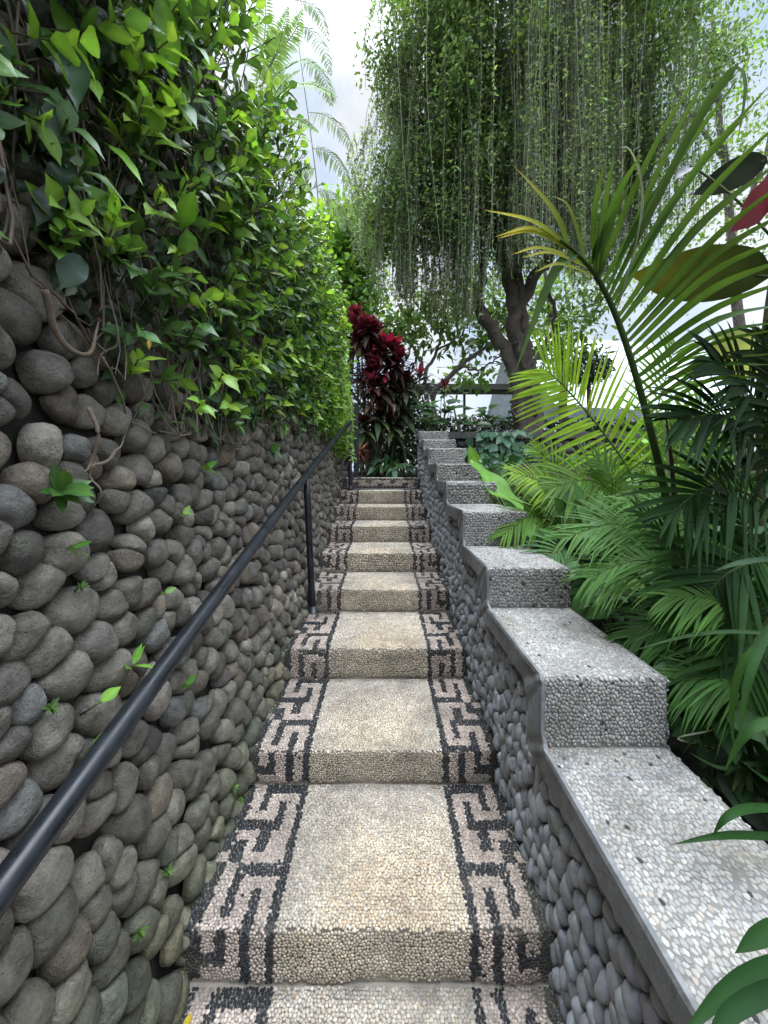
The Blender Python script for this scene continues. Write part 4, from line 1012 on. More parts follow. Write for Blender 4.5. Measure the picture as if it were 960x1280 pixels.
# long strap blades at the lower right
sp_ = thing('strap_lily', 'long arching strap leaves reaching over the bottom parapet cap', 'plant', (1.42, .95, EYE - 1.2))
for pts, w, c in ((((1010, 790, 1.05), (945, 810, 1.05), (920, 850, 1.06), (914, 905, 1.08), (924, 965, 1.1)), 0.0093, (0.039, 0.093, 0.021)),
                  (((1010, 730, .98), (960, 790, .95), (935, 850, .92), (922, 930, .92)), 0.0102, (0.033, 0.084, 0.024)),
                  (((1010, 905, .95), (965, 902, .93), (930, 920, .93), (905, 965, .95)), 0.0110, (0.033, 0.081, 0.021)),
                  (((1010, 1050, .85), (950, 1045, .82), (900, 1045, .80), (838, 1056, .80)), 0.0076, (0.017, 0.056, 0.011)),
                  (((1010, 1015, .85), (945, 1010, .82), (910, 1020, .80), (890, 1045, .80)), 0.0085, (0.019, 0.062, 0.012)),
                  (((1020, 1150, .66), (960, 1165, .64), (918, 1192, .63)), 0.0136, (0.017, 0.053, 0.012)),
                  (((1020, 1190, .60), (950, 1212, .58), (900, 1245, .56), (845, 1305, .53)), 0.0110, (0.017, 0.053, 0.013)),
                  (((1020, 1225, .56), (960, 1240, .55), (910, 1268, .535), (880, 1310, .52)), 0.0110, (0.014, 0.046, 0.012)),
                  (((1010, 700, 1.1), (955, 700, 1.1), (920, 705, 1.1), (890, 715, 1.12)), 0.0093, (0.039, 0.081, 0.036)),
                  (((1010, 800, 1.12), (930, 790, 1.15), (860, 795, 1.2), (785, 815, 1.25)), 0.0068, (0.033, 0.074, 0.021)),
                  (((1000, 960, 1.1), (940, 955, 1.12), (900, 960, 1.15), (860, 940, 1.2)), 0.0068, (0.028, 0.068, 0.018))):
    mb = MB(); blade(mb, PP(*pts), w, c, (-.1, -.6, .8), 16, 'strap', fold=.3); mb.build('leaf', M['palm'], sp_)
fn = thing('young_palm', 'young fan of short splayed leaflets behind the bottom parapet cap', 'palm', P(935, 990, 1.25))
for e in ((905, 970), (915, 990), (922, 1000), (940, 1012), (958, 1005), (975, 980), (985, 960)):
    mb = MB(); a = P(932, 945, 1.2); blade(mb, [a, P((932 + e[0]) / 2, (945 + e[1]) / 2, 1.17), P(e[0], e[1], 1.15)], .011, vary((.07, .12, .04), 1)[0], (-.1, -.8, .5), 8); mb.build('leaflet', M['palm'], fn)
mb = MB(); tube(mb, bez([P(950, 1080, 1.3), P(945, 1000, 1.26), P(932, 945, 1.2)], 8), .005, 6, (.06, .09, .03)); mb.build('stem', M['stem'], fn)
mb = MB(); w = np.linspace(0, 1, 30)
pth = np.stack([870 + 22 * np.sin(w * 9), 905 + 35 * w, 1.22 + .03 * np.cos(w * 9)], 1)
c = np.array([P(*p_) for p_ in pth])[None]; T = norm(np.gradient(c, axis=1)); sd = norm(np.cross(T, np.broadcast_to(np.array([0, 1.0, .3]), T.shape)))
ribbons(mb, c, sd, norm(np.cross(sd, T)), [.004], PROF['strap'], np.array([[.55, .55, .52]]), .2)
tag(mb.build('dried_tendril', M['leaf_thin'], origin=c[0, 15]), 'pale curled dry tendril in the shade behind the parapet', 'tendril')
# ------------------------------------------------------------------ red cordyline and dark plants at the head of the stairs
def rosette(mb, c, n, L_, W_, cols, lean=(0, 0, 1), lo=-.35, hi=1.2, droop=.35, prof='lance'):
    lean = norm(np.array(lean, float)); s1 = norm(np.cross(lean, [1, .3, 0])); s2 = np.cross(s1, lean)
    f = (np.arange(n) + .5) / n; a = np.arange(n) * 2.4 + R.random(n) * .5
    rad = np.cos(a)[:, None] * s1 + np.sin(a)[:, None] * s2
    dr = norm(rad + lean * (lo + (hi - lo) * f)[:, None]); up = norm(lean - rad * .2)
    cols = np.asarray(cols, float); k = np.clip((f * len(cols)).astype(int), 0, len(cols) - 1)
    L__ = L_ * (.8 + .3 * R.random(n)) * (1 - .25 * f)
    leaves(mb, np.asarray(c) + lean * (f * L_ * .5)[:, None], dr, up, L__, W_ * (.8 + .3 * R.random(n)), prof, droop * (1.2 - f), .25, vary(cols[k], n, .25, .1), S=8, mid=1.3)
cd = thing('cordyline', 'tall red and purple cordyline with bare canes at the head of the stairs', 'shrub', P(462, 598, 6.45))
sb = MB(); mb = MB()
RED = [(.040, .022, .014), (.040, .014, .014), (.055, .013, .018), (.07, .014, .022), (.08, .015, .024), (.10, .016, .028)]
RED2 = RED[:5] + [(.30, .016, .045)]
heads = [(472, 528, 6.35), (490, 538, 6.4), (455, 542, 6.35), (504, 522, 6.5), (460, 420, 6.3), (476, 445, 6.25), (466, 445, 6.5), (494, 460, 6.25), (456, 478, 6.3), (470, 490, 6.2), (508, 490, 6.4), (444, 422, 6.4), (452, 432, 6.35), (470, 428, 6.45), (488, 448, 6.4), (478, 470, 6.3), (462, 462, 6.35), (500, 470, 6.5), (447, 408, 6.5), (484, 492, 6.35), (496, 500, 6.5)]
for i, h in enumerate(heads):
    t = P(*h); b = P(462 + R.normal(0, 6), 612, 6.45)
    tube(sb, bez([b, (b + t) / 2 + [R.normal(0, .06), 0, 0], t], 10), [.016, .012], 7, (.13, .10, .075))
    rosette(mb, t, 34, .39, .056, (RED2 if i in (5, 14) else RED) if i > 3 and i not in (10, 19, 20) else [(.05, .075, .03), (.045, .04, .02), (.05, .016, .018)], (R.normal(0, .3), -.3, 1), -.5, 1.5, .45)
for (x, y, d, c) in ((462, 515, 6.3, (.32, .20, .14)), (478, 515, 6.3, (.34, .17, .12)), (492, 512, 6.3, (.30, .2, .13)), (455, 510, 6.3, (.3, .17, .1)), (480, 478, 6.2, (.42, .03, .09))):
    leaves(mb, P(x, y - 8, d), (R.normal(0, .8), -.6, -.3), (0, -.7, .7), .22, .035, 'lance', .4, .25, c, S=7)
sb.build('canes', M['bark'], cd); mb.build('leaves', M['red_leaf'], cd)
lc = thing('cordyline', 'small red cordyline low beside the black post at the head of the stairs', 'shrub', P(452, 600, 6.1))
mb = MB(); rosette(mb, P(450, 568, 6.1), 12, .2, .02, [(.10, .02, .015), (.25, .03, .02), (.35, .12, .05)], (.2, -.3, 1)); mb.build('leaves', M['red_leaf'], lc)
sb = MB(); tube(sb, bez([P(454, 612, 6.12), P(452, 590, 6.1), P(450, 568, 6.1)], 6), .007, 5, (.12, .08, .05)); sb.build('cane', M['bark'], lc)
c3 = thing('cordyline', 'dark purple cordyline tuft standing against the white sky above the parapet top', 'shrub', P(555, 540, 6.9))
mb = MB(); rosette(mb, P(555, 492, 6.9), 16, .3, .03, [(.05, .02, .025), (.08, .02, .03), (.12, .02, .03)], (0, -.1, 1), -.1, 1.4, .3); mb.build('leaves', M['red_leaf'], c3)
sb = MB(); tube(sb, bez([P(557, 560, 6.9), P(555, 492, 6.9)], 6), .010, 5, (.12, .09, .06)); sb.build('cane', M['bark'], c3)
c4 = thing('cordyline', 'slim cordyline with one upright crimson shoot right of the big red cordyline', 'shrub', P(524, 560, 6.8))
mb = MB(); rosette(mb, P(524, 478, 6.8), 14, .3, .035, [(.04, .03, .025), (.10, .02, .03), (.35, .03, .06)], (.1, -.1, 1), .2, 2.2, .2); mb.build('leaves', M['red_leaf'], c4)
sb = MB(); tube(sb, bez([P(520, 585, 6.8), P(522, 530, 6.8), P(524, 478, 6.8)], 8), .010, 5, (.12, .09, .06)); sb.build('cane', M['bark'], c4)
for lab, cen, r, n, L_, W_, col in (
    ('dark drooping bush filling the shade under the red cordyline', P(485, 548, 6.75), (.5, .3, .72), 560, .3, .032, (.045, .07, .03)),
    ('dark leafy bush between the cordyline and the end of the parapet', P(512, 500, 7.2), (.45, .35, .8), 300, .28, .03, (.025, .045, .02)),
    ('low green plant with broad leaves behind the top step', P(492, 582, 6.25), (.35, .15, .14), 46, .26, .055, (.06, .13, .055)),
    ('dark foliage behind the black metal post', P(452, 540, 7.2), (.4, .3, .9), 240, .28, .03, (.018, .035, .014))):
    shrub('shade_bush', lab, 'shrub', cen, *r, n, L_, W_, col, 'lance', 'leaf', droop=.8, nst=12)
def bedplant(lab, x, y, d, n, L_, W_, col, h=.45):
    b = P(x, y, d); b[2] = EYE + .45
    o = thing('bed_plant', lab, 'plant', b)
    mb = MB(); sb = MB()
    for j in range(n):
        t = b + np.array([R.normal(0, .12), R.normal(0, .1), h * (.6 + .6 * R.random())])
        tube(sb, bez([b, (b + t) / 2 + R.normal(0, .02, 3), t], 6), .006, 5, (.06, .10, .04))
        a = R.random() * 6.28; l_ = L_ * (.7 + .5 * R.random())
        leaves(mb, t, (math.cos(a), math.sin(a) * .7 - .2, .35), (0, -.5, .9), l_, W_ * l_ / L_, 'obl', .35, .15, vary(col, 1, .2)[0], S=7, wavy=.06)
    sb.build('stems', M['stem'], o); mb.build('leaves', M['leaf'], o)
bedplant('broad leaf plant just left of the parapet top end', 535, 530, 6.5, 13, .38, .08, (.075, .17, .07), .6)
bedplant('tallest broad leaf plant above the parapet top with one upright leaf', 552, 530, 6.6, 9, .42, .085, (.06, .14, .06), .75)
bedplant('broad leaf plant above the low garden wall ledge', 578, 530, 6.8, 13, .36, .08, (.07, .16, .06), .6)
bedplant('broad leaf plant in front of the dark hedge near the twisted trunk', 605, 525, 7.0, 13, .36, .08, (.07, .16, .06), .6)
bedplant('spiky broad leaf plant at the foot of the twisted trunk', 632, 520, 7.1, 8, .36, .07, (.05, .11, .04), .6)

# low garden wall, its ledge and the heart leaved vine
gw = thing('garden_wall', 'low dark cobble garden wall with a flat concrete ledge behind the parapet', 'wall', (2.6, 6.75, EYE))
mb = MB(); box(mb, (.95, 6.62, EYE - .3), (5.2, 6.95, EYE + .60)); mb.build('core', M['wall_mortar'], gw, smooth=False)
mb = MB(); box(mb, (.92, 6.55, EYE + .601), (5.23, 7.0, EYE + .71)); mb.build('ledge', M['old_concrete'], gw, smooth=False)
mb = MB(); U, V, rr, ct, st = cells(.95, 5.2, EYE - .1, EYE + .6, .15, .12, .75, 12)
stones(mb, U, V, rr, ct, st, .15, .12, .05, lambda u, v, h: np.stack([u, 6.63 - h, v], -1), vary((.07, .07, .068), len(U), .25), 3, gap=.97, roundness=.6)
mb.build('cobble_face', M['river_stone'], gw)
hv = thing('heart_leaf_vine', 'vine of bluish green heart shaped leaves spilling over the low garden wall', 'climbing plant', P(630, 560, 6.5))
n = 230; x = 630 + R.normal(0, 17, n); y = 572 + R.normal(0, 17, n)
o = np.array([P(a, b, 6.35 + .12 * R.random()) for a, b in zip(x, np.clip(y, 540, 606))])
mb = MB(); dr = norm(np.stack([R.normal(0, .5, n), -.35 + 0 * x, -.7 + R.normal(0, .3, n)], -1)); Ls = .10 + .09 * R.random(n)
leaves(mb, o, dr, norm(np.stack([R.normal(0, .3, n), -1 + 0 * x, .5 + R.normal(0, .25, n)], -1)), Ls, Ls * .42, 'heart', .1, .12, vary((.05, .12, .06), n, .3), S=6, mid=1.3)
sb = MB()
for k in range(14):
    tube(sb, bez([P(610 + k * 3.4, 541, 6.5), P(612 + k * 3 + R.normal(0, 4), 560, 6.42), P(614 + k * 2.6 + R.normal(0, 6), 595, 6.42)], 8), .005, 5, (.06, .08, .04))
sb.build('stems', M['stem'], hv); mb.build('leaves', M['leaf'], hv)
# dark clipped hedge behind the bed
hd = thing('hedge', 'dark shaded hedge band running behind the garden wall plants', 'hedge', (3.2, 8.0, EYE))
n = 15000; hx = -1.6 + 8.6 * R.random(n); o = np.stack([hx, 7.75 + .7 * R.random(n), EYE + .05 + np.interp(hx, [-1.6, .5, .9, 7], [2.3, 2.0, 1.1, 1.05]) * R.random(n) ** .8], -1)
mb = MB(); diamonds(mb, o, rndir(n) + [0, -.3, 0], rndir(n) + [0, 0, .6], .07 + .06 * R.random(n), .018 + .01 * R.random(n), vary((.016, .032, .011), n, .3)); mb.build('leaves', M['leaf_thick'], hd)
mb = MB()
for k in range(19): tube(mb, bez([(-1.5 + k * .46, 8.1, EYE - .1), (-1.45 + k * .46, 8.1 + .05 * (k % 3), EYE + .9)], 4), .02, 5, (.08, .06, .045))
mb.build('stems', M['bark'], hd)

# ------------------------------------------------------------------ buildings glimpsed behind
pv = thing('pavilion', 'open pavilion with a flat dark roof edge and pale wall behind the garden bed', 'pavilion', (2.4, 11.4, EYE))
def pbox(name, m, a, b, par):
    mb = MB(); box(mb, a, b); return mb.build(name, M[m], par, smooth=False)
z0 = float(groundz(np.array(2.), np.array(11.)))
pbox('roof', 'dark_metal', (.6, 10.6, EYE + 2.26), (4.0, 11.0, EYE + 2.36), pv)
pbox('fascia', 'old_concrete', (.55, 10.52, EYE + 2.30), (4.05, 10.59, EYE + 2.46), pv)
for xx in (.8, 2.25, 3.8): pbox('post', 'dark_metal', (xx - .03, 10.75, z0 - .1), (xx + .03, 10.81, EYE + 2.259), pv)
tb = thing('tin_roof_house', 'house with a wide pale corrugated metal roof seen through the palm fronds', 'house', (10.5, 20, EYE - 1))
mb = MB(); n = 64; t = np.linspace(0, 1, n)
ry = 17 + 6.5 * t; rz = EYE + 3.0 + 5.4 * t + .035 * (np.arange(n) % 2)
v = np.concatenate([np.stack([np.full(n, 7.6), ry, rz], 1), np.stack([np.full(n, 19.0), ry + .3, rz - .5], 1)])
i = np.arange(n - 1); mb.add(v, np.stack([i, i + n, i + n + 1, i + 1], 1)); 
mb.add([(7.6, ry[-1], rz[-1]), (19, ry[-1] + .3, rz[-1] - .5), (19, 30.3, EYE + 2.6), (7.6, 30, EYE + 3.1)], [(0, 1, 2, 3)])
mb.build('roof', M['roof_metal'], tb, smooth=False)
pbox('wall', 'pale_wall', (8.1, 17.6, EYE - 1.6), (18.5, 29.5, EYE + 2.45), tb)
for k in range(4): pbox('window', 'dark_metal', (9 + 3 * k, 17.55, EYE + .2), (10.4 + 3 * k, 17.6, EYE + 1.5), tb)
for i_, (a, b, s_, lab) in enumerate((((-6, 15.5, EYE + 10.5), (9, 16, EYE + 10.1), .3, 'upper thin black cable crossing the pale sky gap above the leafy wall'), ((2, 14.5, EYE + 4.0), (16, 15, EYE + 5.9), .25, 'lower thin black cable crossing before the pale roof behind the palm'))):
    a, b = np.array(a), np.array(b); t = np.linspace(0, 1, 24)[:, None]
    mb = MB(); tube(mb, a + (b - a) * t - UPZ * s_ * 4 * t * (1 - t), .014, 5); 
    tag(mb.build('cable', M['paint'], origin=a), lab, 'cable', 'overhead cables')

# ------------------------------------------------------------------ the tree hung with a curtain of vines
vt = thing('vine_covered_tree', 'large old tree with a twisted forking trunk under a hanging curtain of vines', 'tree', P(660, 560, 7.2))
mb = MB(); d = 7.1
tb0 = P(662, 560, d); tb0[2] = EYE - .1
def limb(pts, r, k=12, col=(.12, .10, .082), n=26, jit=.02):
    r = [q_ * .8 for q_ in r]; p = bez(pts, n); p[1:-1] += R.normal(0, jit, (n - 2, 3)); tube(mb, p, r, k, col)
limb([tb0, P(660, 520, d), P(655, 480, d), P(648, 440, d), P(642, 395, d), P(632, 340, d), P(625, 260, d)], [.30, .25, .22, .20, .16, .13, .09])
limb([tb0 + [.12, -.1, 0], P(668, 500, d), P(662, 455, d), P(655, 420, d), P(652, 380, d), P(648, 330, d), P(655, 250, d)], [.16, .14, .13, .12, .12, .11, .08])
limb([tb0 + [-.1, -.1, 0], P(648, 500, d - .1), P(640, 455, d - .1), P(620, 420, d - .1), P(603, 395, d - .1), P(598, 370, d), P(604, 330, d), P(590, 250, d)], [.15, .14, .14, .15, .14, .12, .10, .07])
limb([P(655, 470, d + .1), P(675, 440, d + .1), P(690, 410, d + .1), P(692, 380, d), P(680, 355, d)], [.05, .05, .045, .04, .035])
limb([P(668, 520, d - .2), P(664, 480, d - .25), P(650, 440, d - .25), P(645, 415, d - .2)], [.05, .05, .045, .04])
limb([P(650, 530, d - .2), P(640, 505, d - .25), P(655, 470, d - .3), P(664, 440, d - .2)], [.035, .035, .03, .03])
limb([P(640, 400, d), P(700, 300, d), P(800, 200, d + .3), P(900, 120, d + .6)], [.14, .12, .10, .06])
limb([P(625, 300, d), P(560, 220, d), P(510, 150, d - .3)], [.10, .08, .05]); limb([P(648, 330, d), P(660, 150, d), P(690, 0, d)], [.12, .10, .06]); limb([P(625, 280, d), P(590, 120, d), P(570, 0, d)], [.10, .08, .05])
mb.build('trunk', M['bark'], vt)
n = 95000
lob = np.array([[.9, 6.5, 7.0, 1.0, .9, 1.6], [1.9, 6.6, 7.7, 1.3, 1.2, 1.8], [3.2, 7.2, 8.2, 1.7, 1.5, 1.8], [4.6, 7.4, 8.0, 1.5, 1.4, 1.8], [.55, 6.6, 4.6, .75, .7, 1.0], [1.6, 6.7, 5.2, 1.0, .9, 1.2],
                [2.8, 7.0, 6.2, 1.3, 1.0, 1.4], [4.0, 7.2, 6.3, 1.0, .9, 1.2], [5.9, 7.8, 8.3, 1.2, 1.2, 1.2], [1.3, 6.8, 9.0, 1.1, 1.1, 1.0], [2.4, 7.3, 4.6, .9, .7, .8]])
wt = np.array([1, 1.3, 1.6, 1.2, .8, 1.2, 1.3, .8, .5, .8, .7]); wt /= wt.sum()
nc = 520; lk = R.choice(len(lob), nc, p=wt); cd_ = rndir(nc) * (R.random((nc, 1)) ** .28); cc = lob[lk, :3] + cd_ * lob[lk, 3:]
ck = R.integers(0, nc, n); o = cc[ck] + R.normal(0, .17, (n, 3)) * [1, 1, 1.3]; o[:, 2] += EYE
cl = np.array([[.10, .165, .065], [.13, .20, .085], [.17, .27, .085], [.07, .12, .055]])[R.choice(4, nc, p=[.4, .3, .15, .15])]
mb = MB(); dr = rndir(n) * [1, 1, .6] + [0, -.1, -.5]
diamonds(mb, o, dr, rndir(n) * .6 + [0, -.3, .8], .06 + .06 * R.random(n), .016 + .012 * R.random(n), vary(cl[ck], n, .22)); mb.build('crown', M['far_leaf'], vt)
cv = thing('curtain_vine', 'grey green curtain of thin hanging vine stems draped from the big tree', 'climbing plant', (2.6, 6.4, EYE + 6))
n = 2100; u = R.random(n)
X = -.25 + 5.6 * u ** .95 + R.normal(0, .1, n)
X = X + .16 * np.sin(X * 7.3) + .09 * np.sin(X * 17 + 1)
Y = 6.9 + .5 * np.sin(X * 1.7) + R.normal(0, .45, n) - .5 * np.exp(-((X - 1.5) / 1.5) ** 2)
px = 480 + F * X / Y
ylo = np.interp(px, [455, 470, 490, 560, 600, 650, 700, 760, 820, 900, 960], [330, 370, 405, 405, 385, 345, 345, 340, 320, 300, 280])
bot = (592 - ylo) / F * Y + .15 + np.abs(R.normal(0, .6, n)) ** 1.3 - .15 + .35 * np.sin(X * 5.1) * np.sin(X * 2.3 + 1)
topm = np.interp(px, [445, 470, 485, 520, 600, 960], [4.7, 5.4, 7.6, 9, 9.2, 9.2])
top = bot + .6 + (topm - bot - .3).clip(.2, 9) * R.random(n) ** .6
S = 12; t = np.linspace(0, 1, S)[None]
sway = R.normal(0, .09, (n, 1)) * np.sin(t * 3 + R.random((n, 1)) * 2) + np.cumsum(R.normal(0, .012, (n, S)), 1)
cur = np.stack([X[:, None] + sway + R.normal(0, .10, (n, 1)) * (1 - t), Y[:, None] + sway * .5, EYE + top[:, None] + (bot - top)[:, None] * t], -1)
mb = MB(); sc = vary(np.where((R.random(n) < .55)[:, None], np.array([.19, .18, .135]), np.array([.14, .18, .09])), n, .25)
tubes(mb, cur, .002 + .0028 * R.random(n) ** 2, 3, sc)
# pale arching tips reaching into the sky gap
m = 40; b = np.stack([.35 + .35 * R.random(m), 6.2 + .4 * R.random(m), EYE + 5.4 + 2.6 * R.random(m)], -1)
L_ = .5 + .8 * R.random(m); tt = np.linspace(0, 1, S)[None]
arc = np.stack([b[:, :1] - (L_ * .65)[:, None] * np.sin(tt * 1.5), b[:, 1:2] - .2 * tt, b[:, 2:] + L_[:, None] * (.55 * np.sin(tt * 2.2) - 1.15 * tt ** 2)], -1)
tubes(mb, arc, np.full(m, .004), 3, vary((.12, .16, .06), m))
mb.build('stems', M['stem'], cv)
mb = MB()
allc = np.concatenate([cur, arc]); nn = len(allc)
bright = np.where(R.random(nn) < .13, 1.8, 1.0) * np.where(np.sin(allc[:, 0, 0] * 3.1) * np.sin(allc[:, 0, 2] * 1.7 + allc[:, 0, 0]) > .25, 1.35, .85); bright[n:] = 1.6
for rep in range(64):
    f = R.random(nn) ** .9 * (S - 1.001); k = f.astype(int); w = (f - k)[:, None]
    ok = R.random(nn) < np.interp(f / S, [0, .5, 1], [1, .8, .5])
    o = (allc[np.arange(nn), k] * (1 - w) + allc[np.arange(nn), k + 1] * w)[ok]; m_ = len(o)
    dr = np.stack([R.normal(0, .8, m_), R.normal(0, .8, m_), -.4 + .5 * R.normal(size=m_)], -1)
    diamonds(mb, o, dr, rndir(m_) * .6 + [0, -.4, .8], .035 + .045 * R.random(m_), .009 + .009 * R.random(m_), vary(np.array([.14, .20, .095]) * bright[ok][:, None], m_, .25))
mb.build('leaves', M['far_leaf'], cv)

# ------------------------------------------------------------------ other trees
def tree(name, label, base, limbs, clumps, n, L_, W_, cols, spread, trunk_r, group=None, bark=(.12, .10, .085)):
    global mb
    o = thing(name, label, 'tree', base, group)
    mb = MB()
    for l in limbs: limb(l[0], l[1], 9, bark, 20, .015)
    mb.build('trunk', M['bark'], o)
    clumps = np.asarray(clumps, float); ck = R.integers(0, len(clumps), n)
    p = clumps[ck] + R.normal(0, 1, (n, 3)) * spread
    cc = np.asarray(cols)[R.integers(0, len(cols), len(clumps))][ck]
    mb = MB(); Ls = L_ * (.6 + .7 * R.random(n))
    dr = norm(rndir(n) + [0, 0, -.25]); up = norm(rndir(n) * .6 + [0, -.2, .9])
    leaves(mb, p, dr, up, Ls, W_ * Ls / L_, 'obl', .2 * R.random(n), .2, vary(cc, n, .22), S=4, mid=1.15)
    mb.build('crown', M['far_leaf'], o)
    return o
d = 8.0
tree('frangipani_tree', 'leafy tree with smooth pale forking branches leaning left of the twisted trunk', (1.1, 8.0, EYE + .1),
     [([(1.15, 8, EYE + .05), P(540, 500, d), P(552, 480, d), P(580, 455, d), P(605, 435, d), P(640, 400, d)], [.10, .085, .075, .06, .045, .03]), ([P(535, 510, d), P(532, 470, d), P(545, 440, d), P(552, 410, d)], [.06, .05, .04, .025]),
      ([P(533, 470, d), P(520, 440, d), P(512, 425, d)], [.035, .03, .02]), ([P(575, 458, d), P(600, 462, d), P(625, 445, d), P(650, 430, d)], [.03, .025, .02, .015]), ([P(545, 440, d), P(575, 420, d), P(590, 395, d)], [.03, .025, .018])],
     [P(x, y, d + R.normal(0, .4)) for x, y in ((510, 415), (530, 395), (555, 405), (575, 390), (595, 400), (560, 425), (610, 425), (640, 410), (585, 440), (545, 385), (620, 395), (525, 425), (600, 470), (575, 478), (505, 395), (650, 440), (490, 410))],
     1500, .17, .045, [(.075, .145, .04), (.10, .18, .05), (.055, .11, .035)], [.22, .3, .14], .1, bark=(.22, .20, .175))
d = 9.5
tree('leafy_tree', 'bright green bushy tree between the leafy wall and the vine curtain', P(430, 560, d) * [1, 1, 0] + [0, 0, EYE - .2],
     [([P(432, 600, d), P(435, 480, d), P(445, 380, d), P(450, 300, d)], [.14, .12, .09, .04]), ([P(438, 440, d), P(415, 380, d), P(410, 330, d)], [.07, .05, .03]), ([P(442, 400, d), P(470, 350, d)], [.05, .03])],
     [P(430 + 55 * math.cos(k * 2.4) * (.3 + .7 * (k % 5) / 5), 345 + 95 * math.sin(k * 1.9) * (.35 + .65 * (k % 7) / 7), d + R.normal(0, .6)) for k in range(60)],
     7000, .17, .05, [(.13, .25, .05), (.18, .32, .06), (.09, .18, .04)], [.25, .3, .22], .1)
d = 12.5
tree('leafy_tree', 'hazy open crowned tree behind the pavilion and twisted trunk', P(720, 560, d) * [1, 1, 0] + [0, 0, EYE - .6],
     [([P(700, 600, d), P(705, 480, d), P(690, 400, d), P(680, 330, d)], [.2, .16, .12, .06]), ([P(703, 450, d), P(730, 410, d), P(750, 380, d)], [.09, .07, .04])],
     [P(x, y, d + R.normal(0, .7)) for x, y in ((670, 395), (700, 385), (690, 420), (720, 430), (705, 455), (640, 380), (740, 385), (600, 380), (560, 370), (520, 375), (680, 440), (715, 400), (580, 350), (620, 350), (690, 350), (730, 345))],
     3200, .2, .05, [(.12, .2, .06), (.09, .16, .05), (.15, .24, .07)], [.5, .5, .35], .2)
d = 11.0
tree('leafy_tree', 'sparse light leaved tree at the upper right with blue sky showing through', P(900, 560, d) * [1, 1, 0] + [0, 0, EYE - .7],
     [([P(930, 620, d), P(925, 450, d), P(915, 300, d), P(900, 150, d), P(890, 20, d)], [.22, .18, .14, .10, .06]), ([P(915, 300, d), P(955, 200, d), P(975, 100, d)], [.09, .07, .04]), ([P(905, 200, d), P(850, 120, d), P(820, 60, d)], [.08, .06, .04])],
     [P(x, y, d + R.normal(0, .8)) for x, y in ((830, 40), (860, 80), (890, 30), (920, 90), (950, 40), (840, 140), (880, 160), (920, 180), (960, 150), (800, 100), (860, 220), (820, 200), (960, 240), (790, 20), (900, 250), (940, 300), (845, 300), (780, 280), (760, 340), (810, 350), (940, -30), (860, -30))],
     6500, .13, .034, [(.12, .21, .05), (.16, .27, .06), (.08, .15, .04)], [.55, .5, .5], .2)
for i_, (x, lab) in enumerate(((745, 'dark round shrub standing before the pale roof beside the bright palm frond'),)):
    c = P(736, 462, 9.5); o = thing('round_shrub', lab, 'shrub', (c[0], c[1], EYE - .1))
    n = 1500; v = rndir(n) * R.random((n, 1)) ** .3 * [.55, .5, .42]
    mb = MB(); diamonds(mb, c + v, rndir(n), rndir(n) + [0, 0, .6], .08 + .05 * R.random(n), .02 + .01 * R.random(n), vary((.025, .05, .018), n, .3)); mb.build('leaves', M['leaf_thick'], o)
    mb = MB(); tube(mb, bez([(c[0], c[1], EYE - .3), c], 6), .05, 8, (.09, .07, .05)); mb.build('trunk', M['bark'], o)

# ------------------------------------------------------------------ light: bright overcast sky, soft sun high ahead
sc = bpy.context.scene
w = bpy.data.worlds.new('World'); sc.world = w; w.use_nodes = True
nt = w.node_tree
for n_ in list(nt.nodes): nt.nodes.remove(n_)
SUN_EL, SUN_AZ = 54.0, -4.0          # degrees above the horizon; clockwise from +Y
out = N(nt, 'ShaderNodeOutputWorld'); bg = N(nt, 'ShaderNodeBackground')
sky = N(nt, 'ShaderNodeTexSky', sky_type='NISHITA'); sky.sun_disc = False
sky.sun_elevation = math.radians(SUN_EL); sky.sun_rotation = math.radians(SUN_AZ); sky.dust_density = 2.0; sky.ozone_density = 1.0
tc = N(nt, 'ShaderNodeTexCoord')
cn = noise(nt, 2.1, 6, .55, tc.outputs['Generated']); cn.inputs['Distortion'].default_value = .3
cm = N(nt, 'ShaderNodeMapRange'); L(nt, cn.outputs['Fac'], cm.inputs['Value'])
cm.inputs['From Min'].default_value = .30; cm.inputs['From Max'].default_value = .56; cm.inputs['To Min'].default_value = .88; cm.inputs['To Max'].default_value = 1
sp3 = N(nt, 'ShaderNodeSeparateXYZ'); L(nt, tc.outputs['Generated'], sp3.inputs[0])
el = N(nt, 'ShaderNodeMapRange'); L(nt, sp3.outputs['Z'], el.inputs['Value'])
el.interpolation_type = 'SMOOTHSTEP'; el.inputs['From Min'].default_value = .70; el.inputs['From Max'].default_value = 1; el.inputs['To Min'].default_value = SKY_LOW; el.inputs['To Max'].default_value = SKY_TOP  # unseen sky overhead raised well above the visible part to light the scene
cn2 = noise(nt, 5.0, 5, .6, tc.outputs['Generated'])
cs = N(nt, 'ShaderNodeMapRange'); L(nt, cn2.outputs['Fac'], cs.inputs['Value']); cs.inputs['From Min'].default_value = .3; cs.inputs['From Max'].default_value = .7; cs.inputs['To Min'].default_value = .86; cs.inputs['To Max'].default_value = 1.14
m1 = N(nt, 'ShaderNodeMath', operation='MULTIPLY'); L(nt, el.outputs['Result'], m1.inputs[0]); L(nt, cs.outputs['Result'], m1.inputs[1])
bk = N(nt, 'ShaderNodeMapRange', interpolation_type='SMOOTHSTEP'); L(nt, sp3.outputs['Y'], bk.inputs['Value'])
bk.inputs['From Min'].default_value = .25; bk.inputs['From Max'].default_value = -.6; bk.inputs['To Min'].default_value = 1; bk.inputs['To Max'].default_value = SKY_BACK  # added fill: sky made brighter behind the camera, out of view
m2 = N(nt, 'ShaderNodeMath', operation='MULTIPLY'); L(nt, m1.outputs[0], m2.inputs[0]); L(nt, bk.outputs['Result'], m2.inputs[1])
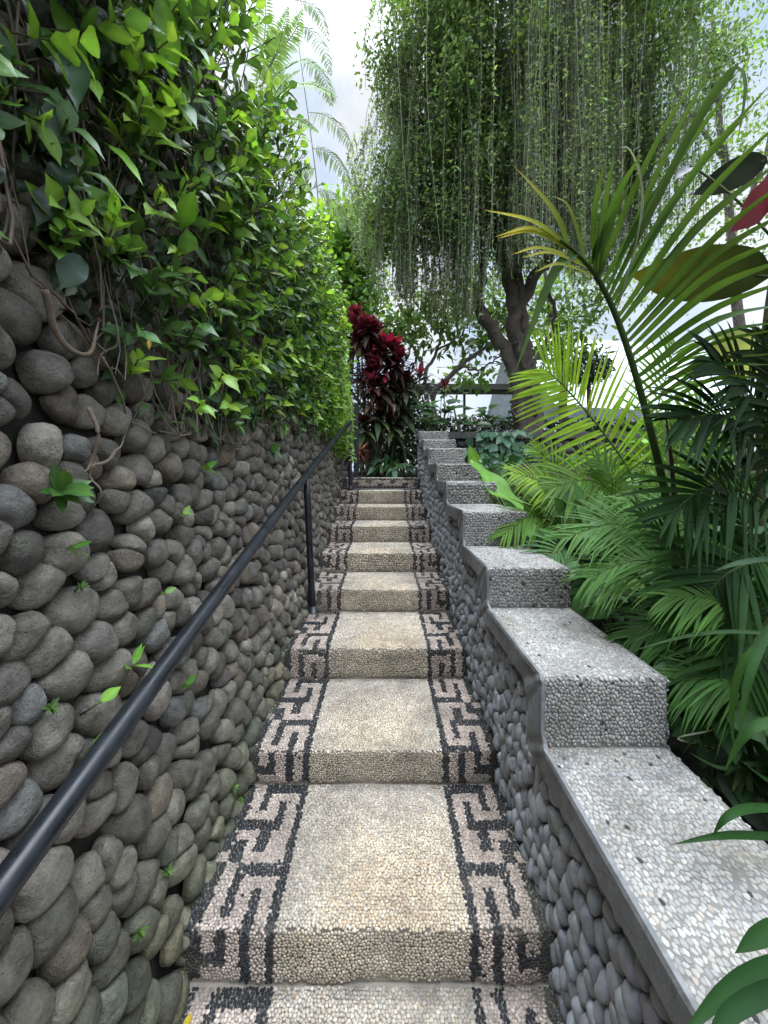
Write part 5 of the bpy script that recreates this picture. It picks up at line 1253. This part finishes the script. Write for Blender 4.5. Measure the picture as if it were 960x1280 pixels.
cn3 = noise(nt, 3.2, 5, .55, tc.outputs['Generated']); cr = N(nt, 'ShaderNodeMapRange'); L(nt, cn3.outputs['Fac'], cr.inputs['Value']); cr.inputs['From Min'].default_value = .36; cr.inputs['From Max'].default_value = .6
cb = N(nt, 'ShaderNodeMix', data_type='RGBA'); L(nt, cr.outputs['Result'], cb.inputs['Factor']); cb.inputs[6].default_value = (.62, .80, 1.06, 1); cb.inputs[7].default_value = (1.02, 1.06, 1.10, 1)
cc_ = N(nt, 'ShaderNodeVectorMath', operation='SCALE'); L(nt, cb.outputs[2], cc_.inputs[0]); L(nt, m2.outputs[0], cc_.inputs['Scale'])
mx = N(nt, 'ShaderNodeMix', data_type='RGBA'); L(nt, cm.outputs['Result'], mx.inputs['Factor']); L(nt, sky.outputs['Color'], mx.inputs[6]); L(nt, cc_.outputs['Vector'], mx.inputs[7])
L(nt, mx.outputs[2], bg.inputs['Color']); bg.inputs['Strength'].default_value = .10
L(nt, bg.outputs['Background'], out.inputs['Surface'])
sl = bpy.data.lights.new('sun', 'SUN'); sl.energy = SUN_E; sl.angle = math.radians(16); sl.color = (1, .965, .90)
so = bpy.data.objects.new('sun', sl); C.objects.link(so)
from mathutils import Vector
e_, a_ = math.radians(SUN_EL), math.radians(SUN_AZ)
so.rotation_euler = Vector((-math.sin(a_) * math.cos(e_), -math.cos(a_) * math.cos(e_), -math.sin(e_))).to_track_quat('-Z', 'Y').to_euler()
so.location = (3, 4, 12)
cam = bpy.data.cameras.new('camera'); cam.sensor_fit = 'HORIZONTAL'; cam.sensor_width = 36; cam.lens = 36 * F / 960
cam.shift_y = -48 / 960; cam.clip_start = .05; cam.clip_end = 2000
co = bpy.data.objects.new('camera', cam); C.objects.link(co); co.location = (0, 0, EYE); co.rotation_euler = (math.radians(90), 0, 0)
sc.camera = co
vs = sc.view_settings; vs.view_transform = 'Standard'; vs.look = 'None'; vs.gamma = 1; vs.use_curve_mapping = False; vs.exposure = EXPOSURE
sc.cycles.max_bounces = 8; sc.cycles.diffuse_bounces = 4; sc.cycles.transmission_bounces = 4; sc.cycles.transparent_max_bounces = 4
sc.cycles.use_denoising = True
